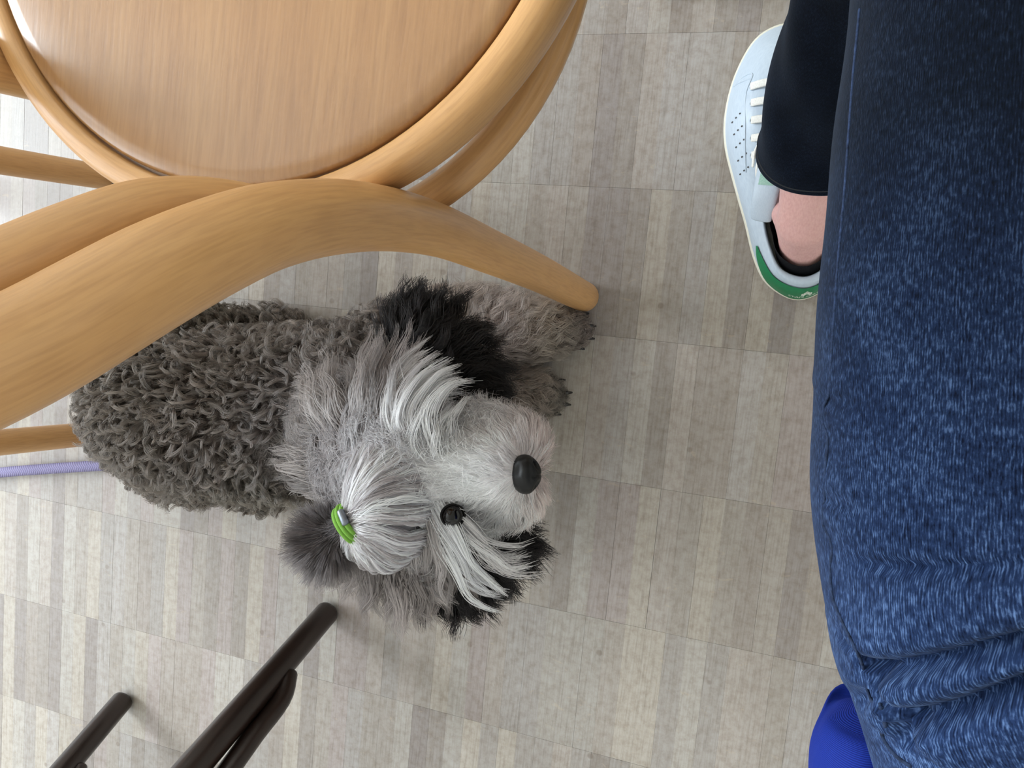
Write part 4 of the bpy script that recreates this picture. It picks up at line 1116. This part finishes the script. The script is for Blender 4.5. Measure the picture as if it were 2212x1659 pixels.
# --- ears: hanging flaps with long dark hair
def ear(px, py, z, u_dir, v_dir, ru, rv, tilt_up, col, hairs, L, flows, tip_col=None):
    c = at(px, py, z)
    U = img_dir(px, py, z, *u_dir); Vv = img_dir(px, py, z, *v_dir); Vv = norm(Vv + np.array([0, 0, tilt_up])); Vv = norm(Vv - U * (U @ Vv)); Wn = np.cross(U, Vv)
    if Wn[2] < 0: Wn = -Wn
    R = Matrix(np.c_[U, Vv, Wn].tolist()).to_4x4()
    me = remesh_blobs('ear', [(*c, ru, rv, 0.011, R)], 0.004, 4)
    new_obj('ear', me, dog, M_LID, label='dark hanging ear')
    p, n = tri_sample(me, hairs, hr_)
    keep = (n @ Wn > -0.75); p, n = p[keep], n[keep]
    # blend of lay directions over the flap
    fp = np.array([at(*f[:3]) for f in flows]); fd = np.array([img_dir(f[0], f[1], f[2], f[3], f[4]) for f in flows])
    w = np.exp(-((p[:, None] - fp[None]) ** 2).sum(-1) / (2 * .022 ** 2)) + 1e-9; w /= w.sum(1, keepdims=True)
    fl = norm(w @ fd); m = len(p)
    k = 10; nc = m // 26; ci = hr_.choice(m, nc, replace=False); near = nearest(p, p[ci])
    ph = hr_.random(nc) * 6.28
    ft = norm(fl - n * (fl * n).sum(1, keepdims=True) * .8)
    ft = norm(ft * .5 + ft[ci][near] * .5 + hr_.normal(0, .16, (m, 3)) + hr_.normal(0, .18, (nc, 3))[near])
    Ls = L * hr_.uniform(.6, 1.15, m) 
    S = np.empty((m, k, 3)); S[:, 0] = p
    for i in range(1, k):
        t = i / (k - 1)
        d = norm(ft + n * .45 * (1 - t) + np.array([0, 0, -.45]) * t)
        sd = np.cross(ft, n)
        S[:, i] = S[:, i - 1] + d * (Ls / (k - 1))[:, None] + (np.cos(9.0 * t + ph[near]) * .0028 * t)[:, None] * sd
    t = np.linspace(0, 1, k)[None, :, None]
    S = S + (S[ci][near] - S) * .55 * t ** 1.5
    cc = np.array(col, float) * hr_.normal(1, .15, (nc, 1))[near] * hr_.normal(1, .1, (m, 1))
    emit('ear_hair', S, cc, .00032, .00007)
ear(945, 765, .205, (70, 58), (30, -60), .058, .034, -.45, (13, 10, 10), 7500, .040,
    [(830, 720, .21, -4, -20), (900, 700, .21, 3, -20), (960, 750, .2, 12, -12), (1040, 810, .19, 16, 8), (1060, 850, .18, 8, 18), (880, 780, .22, 3, -20)])
ear(1010, 1210, .195, (60, -50), (30, 50), .060, .034, -.45, (13, 10, 11), 7000, .042,
    [(1120, 1130, .19, 18, 2), (1080, 1190, .19, 18, 12), (1000, 1260, .18, 8, 20), (920, 1290, .18, 2, 20), (960, 1230, .2, 6, 18)])

# --- topknot: silver hair swept over the crown into a band, and the dark pompom behind the band
TKC = at(834, 1084, .286)
EX, EY, EZ = .045, .059, .048
TIE = at(757, 1130, .322)
def ell(q, k=1.0):
    v = (q - TKC) / np.array([EX, EY, EZ]); return TKC + norm(v) * np.array([EX, EY, EZ]) * k
def topknot():
    m, k = 5200, 16
    a = hr_.uniform(-2.45, 2.15, m)       # rim angle: 0 towards the muzzle
    rim = np.stack([np.cos(a), np.sin(a), hr_.uniform(-.75, -.1, m)], 1)
    s0 = TKC + norm(rim) * np.array([EX, EY, EZ])
    nc = 230; ac = np.linspace(-2.45, 2.15, nc); near = np.abs(a[:, None] - ac[None]).argmin(1)
    t = np.linspace(0, 1, k)
    tie = TIE + hr_.normal(0, .0030, (m, 3)) * np.array([1, 1, .6])
    wob = hr_.normal(0, 1, (nc, 2))[near]
    # hair takes a rounded way: first up the dome, then across to the band
    mid = TKC + np.array([0.002, 0.004, EZ * 1.05]) + (s0 - TKC) * np.array([.55, .55, 0]) + np.stack([wob[:, 0] * .004, wob[:, 1] * .006, wob[:, 0] * 0], 1)
    bow = np.clip((a + .7) / 1.2, -1, 1)[:, None]
    mid = mid + np.where(bow > 0, bow * np.array([-.010, .026, .004]), -bow * np.array([-.002, -.018, .002]))
    q = ((1 - t) ** 2)[None, :, None] * s0[:, None] + (2 * t * (1 - t))[None, :, None] * mid[:, None] + (t ** 2)[None, :, None] * tie[:, None]
    lay = hr_.uniform(.88, 1.01, m) + hr_.normal(0, .022, nc)[near]
    S = ell(q, 1.0); S = TKC + (S - TKC) * lay[:, None, None]
    f_ = np.clip((t - .72) / .28, 0, 1)[None, :, None] ** 1.2
    S = S * (1 - f_) + (tie[:, None] * f_)
    ph = hr_.random(nc)[near] * 6.28
    S[..., 2] += .0018 * np.sin(t[None] * 15 + ph[:, None]) * (1 - t)[None]
    S[..., 1] += .0030 * np.sin(t[None] * 13 + ph[:, None] * 2) * (1 - t)[None]
    base = np.array([(232, 230, 235), (248, 248, 252), (212, 206, 209), (170, 162, 164)], float)
    cl = base[hr_.integers(0, 4, nc)][near] * hr_.normal(1, .06, (m, 1))
    cl[np.cos(a) < -.2] *= .86
    emit('topknot', S, cl, .00030, .00022)
    me = remesh_blobs('crown', [(*TKC, EX * .84, EY * .84, EZ * .84)], .004, 2)
    paint_hide(me, .8, (180, 177, 180)); new_obj('crown', me, dog, M_HIDE)
    # pompom
    m, k = 9000, 10
    PC = at(698, 1176, .300)
    d = norm(hr_.normal(0, 1, (m, 3))); d[:, 2] = np.abs(d[:, 2]) * 1.1 - .35
    tip = PC + norm(d) * np.array([.039, .039, .035]) * hr_.uniform(.55, 1.06, m)[:, None]
    root = TIE + hr_.normal(0, .0030, (m, 3)) + norm(PC - TIE) * .003
    nc = 260; ci = hr_.choice(m, nc, replace=False); near = nearest(tip, tip[ci])
    tip = tip * .72 + tip[ci][near] * .28
    t = np.linspace(0, 1, k)
    c1 = root * .35 + PC * .65 + (tip - PC) * .25 + np.array([0, 0, .004])
    S = ((1 - t) ** 2)[None, :, None] * root[:, None] + (2 * t * (1 - t))[None, :, None] * c1[:, None] + (t ** 2)[None, :, None] * tip[:, None]
    ph = hr_.random(nc)[near] * 6.28
    S += (np.sin(t[None] * 8 + ph[:, None]) * .0014 * t[None])[..., None] * np.array([.6, .6, .5])
    lo = np.clip((tip[:, 1] - PC[1]) / -.035, 0, 1)[:, None]
    cl = (np.array([56, 50, 50.]) * (1 - lo) + np.array([92, 85, 85.]) * lo) * hr_.normal(1, .14, (nc, 1))[near] * hr_.normal(1, .08, (m, 1))
    emit('topknot', S, cl, .00024, .00008)
topknot()

# --- long locks over the brows
def lock(guide, n, w0, w1, col, k=14, part='brow_hair', wave=.0021, r0=.0003):
    g = catmull(np.array([at(*q) for q in guide]), k)
    t = np.linspace(0, 1, k)
    ns_ub = max(4, n // 26); sub = hr_.normal(0, 1, (ns_ub, 3)); si = hr_.integers(0, ns_ub, n)
    o0 = hr_.normal(0, 1, (n, 3)) * .55 + sub[si] * .8; o1 = hr_.normal(0, .22, (n, 3)) + sub[si] * 1.0
    o = o0[:, None] * (1 - t)[None, :, None] + o1[:, None] * t[None, :, None]
    wd = (w0 * (1 - t) + w1 * t)[None, :, None]
    S = g[None] + o * wd * np.array([1, 1, .55])
    ph = (hr_.random(ns_ub) * 6.28)[si][:, None] + hr_.normal(0, .25, (n, 1)); fq = hr_.uniform(9, 15, ns_ub)[si][:, None]
    S[..., 0] += wave * np.sin(t[None] * fq + ph) * np.minimum(1, t * 1.6)[None]; S[..., 1] += wave * np.cos(t[None] * fq * .8 + ph) * np.minimum(1, t * 1.6)[None]
    ln = hr_.uniform(.72, 1.0, n)
    tt = t[None] * ln[:, None] * (k - 1); i = np.minimum(tt.astype(int), k - 2); f_ = (tt - i)[..., None]
    r_ = np.arange(n)[:, None]
    S = S[r_, i] * (1 - f_) + S[r_, i + 1] * f_
    emit(part, S, np.array(col, float) * hr_.normal(1, .12, (ns_ub, 1))[si] * hr_.normal(1, .06, (n, 1)), r0, .00007)
SIL, GR = (244, 243, 247), (176, 168, 167)
lock([(948, 1088, .288), (985, 1150, .292), (1022, 1215, .278), (1060, 1262, .258), (1102, 1284, .245)], 150, .0050, .0030, SIL)
lock([(930, 1095, .290), (965, 1180, .288), (1005, 1248, .270), (1050, 1288, .250), (1085, 1290, .24)], 110, .0070, .0050, SIL)
lock([(955, 1095, .286), (1010, 1150, .287), (1050, 1185, .275), (1100, 1205, .262), (1150, 1190, .252)], 130, .0050, .0080, (225, 221, 221))
lock([(925, 1110, .290), (940, 1180, .285), (945, 1240, .265), (950, 1290, .245)], 160, .0070, .0060, GR)
lock([(905, 1130, .287), (900, 1200, .275), (920, 1260, .255), (975, 1300, .235)], 220, .0080, .0060, GR)
lock([(870, 1190, .270), (862, 1240, .255), (880, 1290, .235), (930, 1315, .215)], 240, .0090, .0070, (160, 151, 149))
lock([(800, 1200, .255), (800, 1250, .245), (830, 1300, .215), (850, 1345, .195)], 120, .0090, .0070, (150, 141, 139))
lock([(960, 1110, .288), (1000, 1170, .286), (1040, 1215, .270), (1085, 1240, .255), (1130, 1240, .25)], 110, .0060, .0085, (220, 215, 215))
lock([(905, 985, .290), (872, 930, .298), (888, 868, .292), (935, 815, .275), (985, 790, .258)], 420, .0065, .0060, SIL)
lock([(930, 985, .288), (905, 920, .294), (920, 862, .286), (965, 832, .270), (1000, 830, .255)], 340, .0065, .0070, SIL)
lock([(890, 990, .290), (850, 935, .296), (850, 870, .288), (890, 810, .270), (940, 780, .255)], 300, .0070, .0070, (232, 229, 232))
lock([(945, 985, .286), (940, 930, .290), (955, 890, .280), (985, 865, .265)], 260, .0070, .0070, (238, 236, 238))
lock([(800, 935, .285), (790, 880, .285), (800, 800, .270), (815, 730, .245)], 300, .0100, .0100, (150, 142, 141), wave=.0034)
lock([(840, 930, .288), (835, 870, .288), (850, 790, .270), (880, 730, .245)], 300, .0100, .0100, (160, 152, 152), wave=.0034)
lock([(765, 940, .275), (735, 890, .275), (720, 830, .26), (715, 770, .235)], 260, .0100, .0110, (158, 149, 147), wave=.0034)

for x0, y0, x1, y1, n_ in ((735, 960, 650, 930, 220), (725, 1000, 630, 985, 220), (720, 1045, 625, 1040, 200), (745, 930, 670, 870, 220), (700, 900, 640, 850, 200), (690, 960, 610, 935, 200), (680, 1020, 600, 1000, 180)):
    lock([(x0, y0, .268), (x0 * .68 + x1 * .32, y0 * .7 + y1 * .3 + 4, .268), (x0 * .35 + x1 * .65, y0 * .35 + y1 * .65, .245), (x1, y1, .215)], n_, .0095, .0095, (134, 126, 123), wave=.0032)
for x0, y0, x1, y1, n_ in ((770, 1185, 735, 1270, 200), (790, 1200, 770, 1300, 240), (820, 1215, 800, 1325, 240), (850, 1225, 850, 1345, 260), (880, 1225, 895, 1350, 260), (910, 1220, 940, 1340, 240), (940, 1215, 985, 1330, 220), (960, 1200, 1030, 1310, 200), (750, 1215, 700, 1275, 180)):
    lock([(x0, y0, .262), (x0 * .72 + x1 * .28 + 6, y0 * .7 + y1 * .3, .248), (x0 * .35 + x1 * .65 - 4, y0 * .35 + y1 * .65, .215), (x1, y1, .180)], n_, .010, .009, (140, 131, 129), wave=.0022)
for part, lst in STR.items():
    cnt = [np.full(s.shape[0], s.shape[1]) for s, _, _ in lst]
    hc = bpy.data.hair_curves.new(part)
    hc.add_curves(np.concatenate(cnt).tolist())
    pos = np.concatenate([s.reshape(-1, 3) for s, _, _ in lst]).astype(np.float32)
    hc.points.foreach_set('position', pos.ravel())
    ra = hc.attributes.get('radius') or hc.attributes.new('radius', 'FLOAT', 'POINT')
    ra.data.foreach_set('value', np.concatenate([r.reshape(-1) for _, _, r in lst]).astype(np.float32))
    cs = np.clip(np.concatenate([c for _, c, _ in lst]), 4, 245) / 255.0
    cl = np.where(cs <= .04045, cs / 12.92, ((cs + .055) / 1.055) ** 2.4)
    fa = hc.attributes.new('fur_color', 'FLOAT_COLOR', 'CURVE')
    fa.data.foreach_set('color', np.c_[cl, np.ones(len(cl))].astype(np.float32).ravel())
    o = new_obj(part, hc, dog, M_FUR, kind='stuff')
    o['label'] = {'fur': 'grey brown curly coat', 'ear_hair': 'near black wavy ear hair', 'topknot': 'silver grey topknot gathered in a band', 'brow_hair': 'long silver hair over the brows'}[part]

# --- nose, eyes, claws
FW = norm(NOSEP - MUZ0 + np.array([0, 0, .018])); SD = norm(np.cross((0, 0, 1.0), FW)); UPV = np.cross(FW, SD)
def nose():
    n, m = 40, 28
    V, Fs = [], []
    for i in range(m + 1):
        ph = math.pi * i / m
        for j in range(n):
            th = 2 * math.pi * j / n
            f_, s_, u_ = math.cos(ph), math.sin(ph) * math.cos(th), math.sin(ph) * math.sin(th)
            x, y, z = .0135 * f_, .0165 * s_ * (1 + .12 * u_), .0125 * u_ * (1 - .1 * abs(s_))
            for sg in (1, -1):                       # nostrils and the groove between them
                d2 = (s_ - sg * .55) ** 2 + (u_ + .12) ** 2
                if f_ > 0: x -= .0075 * math.exp(-d2 / .04)
            if f_ > 0: x -= .0012 * math.exp(-(s_ / .07) ** 2) * (u_ < .5)
            V.append(NOSEP + FW * x + SD * y + UPV * z)
    for i in range(m):
        for j in range(n): Fs.append((i * n + j, i * n + (j + 1) % n, (i + 1) * n + (j + 1) % n, (i + 1) * n + j))
    new_obj('nose', mesh_from('nose', V, Fs), dog, M_NOSE, label='wet black nose')
nose()
for k, (px, py) in enumerate(((978, 1112), (938, 918))):
    c = at(px, py, .2905 if k == 0 else .281)
    me = bpy.data.meshes.new('eye'); bm = bmesh.new()
    bmesh.ops.create_uvsphere(bm, u_segments=28, v_segments=18, radius=.0092, matrix=Matrix.Translation(c)); bm.to_mesh(me); bm.free()
    me.polygons.foreach_set('use_smooth', [True] * len(me.polygons))
    ey = new_obj('eye', me, dog, M_EYE, label='dark shining eye')
    vd = norm(np.array([0, 0, CAM_H]) - c); vd = norm(vd + np.array([.1, -.25 if k == 0 else .25, 0]))
    a_ = norm(np.cross(vd, (1.0, 0, 0))); b2 = np.cross(vd, a_)
    rr = np.array([c + vd * .0022 + (a_ * math.cos(t) * .95 + b2 * math.sin(t) * 1.0) * 0.0096 for t in np.linspace(0, 2 * math.pi, 32, endpoint=False)])
    new_obj('eyelid', tube_mesh('eyelid', rr, .0011, 8, closed=True, cap=False), ey, M_LID)
for (x, y) in ((-.196, -.034), (-.214, -.113)):
    for i, dy in enumerate((-.017, -.006, .006, .017)):
        r0 = np.array([x + (.004 if abs(dy) < .01 else -.006), y + dy, .016])
        q = catmull(np.array([(*r0, .0034), (*(r0 + (.007, dy * .1, .001)), .0028), (*(r0 + (.0125, dy * .2, -.006)), .0012)]), 8)
        new_obj('claw', tube_mesh('claw', q[:, :3], q[:, 3], 10), dog, M_CLAW)

# ------------------------------------------------------------------ green hair band, leash
M_GREENBAND = fabric('lime_elastic', (92, 140, 48), (124, 168, 72), 1500, 0.7)
M_CLASP = mat('grey_crimp', (122, 128, 138), 0.35, 0.6, Metallic=0.6)[0]
AX = norm(at(690, 1188, .292) - TKC); AX = norm(AX * np.array([1, 1, .25]))
band = empty('hair_band', tuple(TIE), 'lime green elastic hair band with grey crimp round the dog\'s topknot', 'hair band')
s1 = norm(np.cross(AX, (0, 0, 1.0))); s2 = np.cross(s1, AX)
for i in range(3):
    c = TIE + AX * (.0046 * (i - 1)) ; tl = (.5 - i * .5) * .12
    r_ = .0132 + .0006 * (i % 2)
    ring = np.array([c + (s1 * math.cos(t) * 1.18 + (s2 + AX * tl) * math.sin(t) * .92) * r_ for t in np.linspace(0, 2 * math.pi, 40, endpoint=False)])
    new_obj('loop', tube_mesh('loop', ring, .0023, 10, closed=True, cap=False), band, M_GREENBAND)
vw = norm(np.array([0, 0, CAM_H]) - TIE); upi = img_dir(757, 1130, .32, -2, -14)
def band_pt(t): return s1 * math.cos(t) * 1.18 + s2 * math.sin(t) * .92
bt = max(np.linspace(0, 2 * math.pi, 90), key=lambda t: float(norm(band_pt(t)) @ (vw + upi * .6)))
cc = TIE - AX * .0046 + band_pt(bt) * .0142
dr = norm(band_pt(bt + .05) - band_pt(bt - .05))
new_obj('crimp', tube_mesh('crimp', np.array([cc - dr * .0055, cc - dr * .002, cc + dr * .002, cc + dr * .0055]), .0030, 12), band, M_CLASP, label='grey metal crimp')

def leash_mat():
    m, ns, ls, b = mat('lavender_rope', rough=0.75, spec=0.2)
    uv = node(ns, 'ShaderNodeUVMap', uv_map='UVMap')
    wv = node(ns, 'ShaderNodeTexWave', wave_type='BANDS', bands_direction='DIAGONAL', Scale=150.0, Distortion=1.0); ls.new(uv.outputs[0], wv.inputs['Vector'])
    r = ramp(ns, [(0, (118, 112, 148)), (1, (138, 132, 166))]); ls.new(wv.outputs['Fac'], r.inputs[0]); ls.new(r.outputs[0], b.inputs['Base Color'])
    bp = node(ns, 'ShaderNodeBump', Strength=0.4, Distance=0.0008); ls.new(wv.outputs['Fac'], bp.inputs['Height']); ls.new(bp.outputs[0], b.inputs['Normal'])
    return m
g = catmull(np.array([at(-320, 1085, .0085), at(-150, 1043, .0085), at(0, 1021, .0085), at(100, 1013, .0085), at(210, 1006, .0085), at(300, 1000, .0085)]), 60)
lm = tube_mesh('dog_leash', g, .0078, 16)
uvl = lm.uv_layers.new(name='UVMap')
co = np.array([v.co for v in lm.vertices]); 
uu = np.array([[ (co[l.vertex_index][0]) * 1.0, (l.vertex_index % 16) / 16 * .05] for l in lm.loops], np.float32)
uvl.data.foreach_set('uv', uu.ravel())
ls_o = new_obj('dog_leash', lm, None, leash_mat(), label='lavender rope leash lying on the floor behind the dog', category='leash')
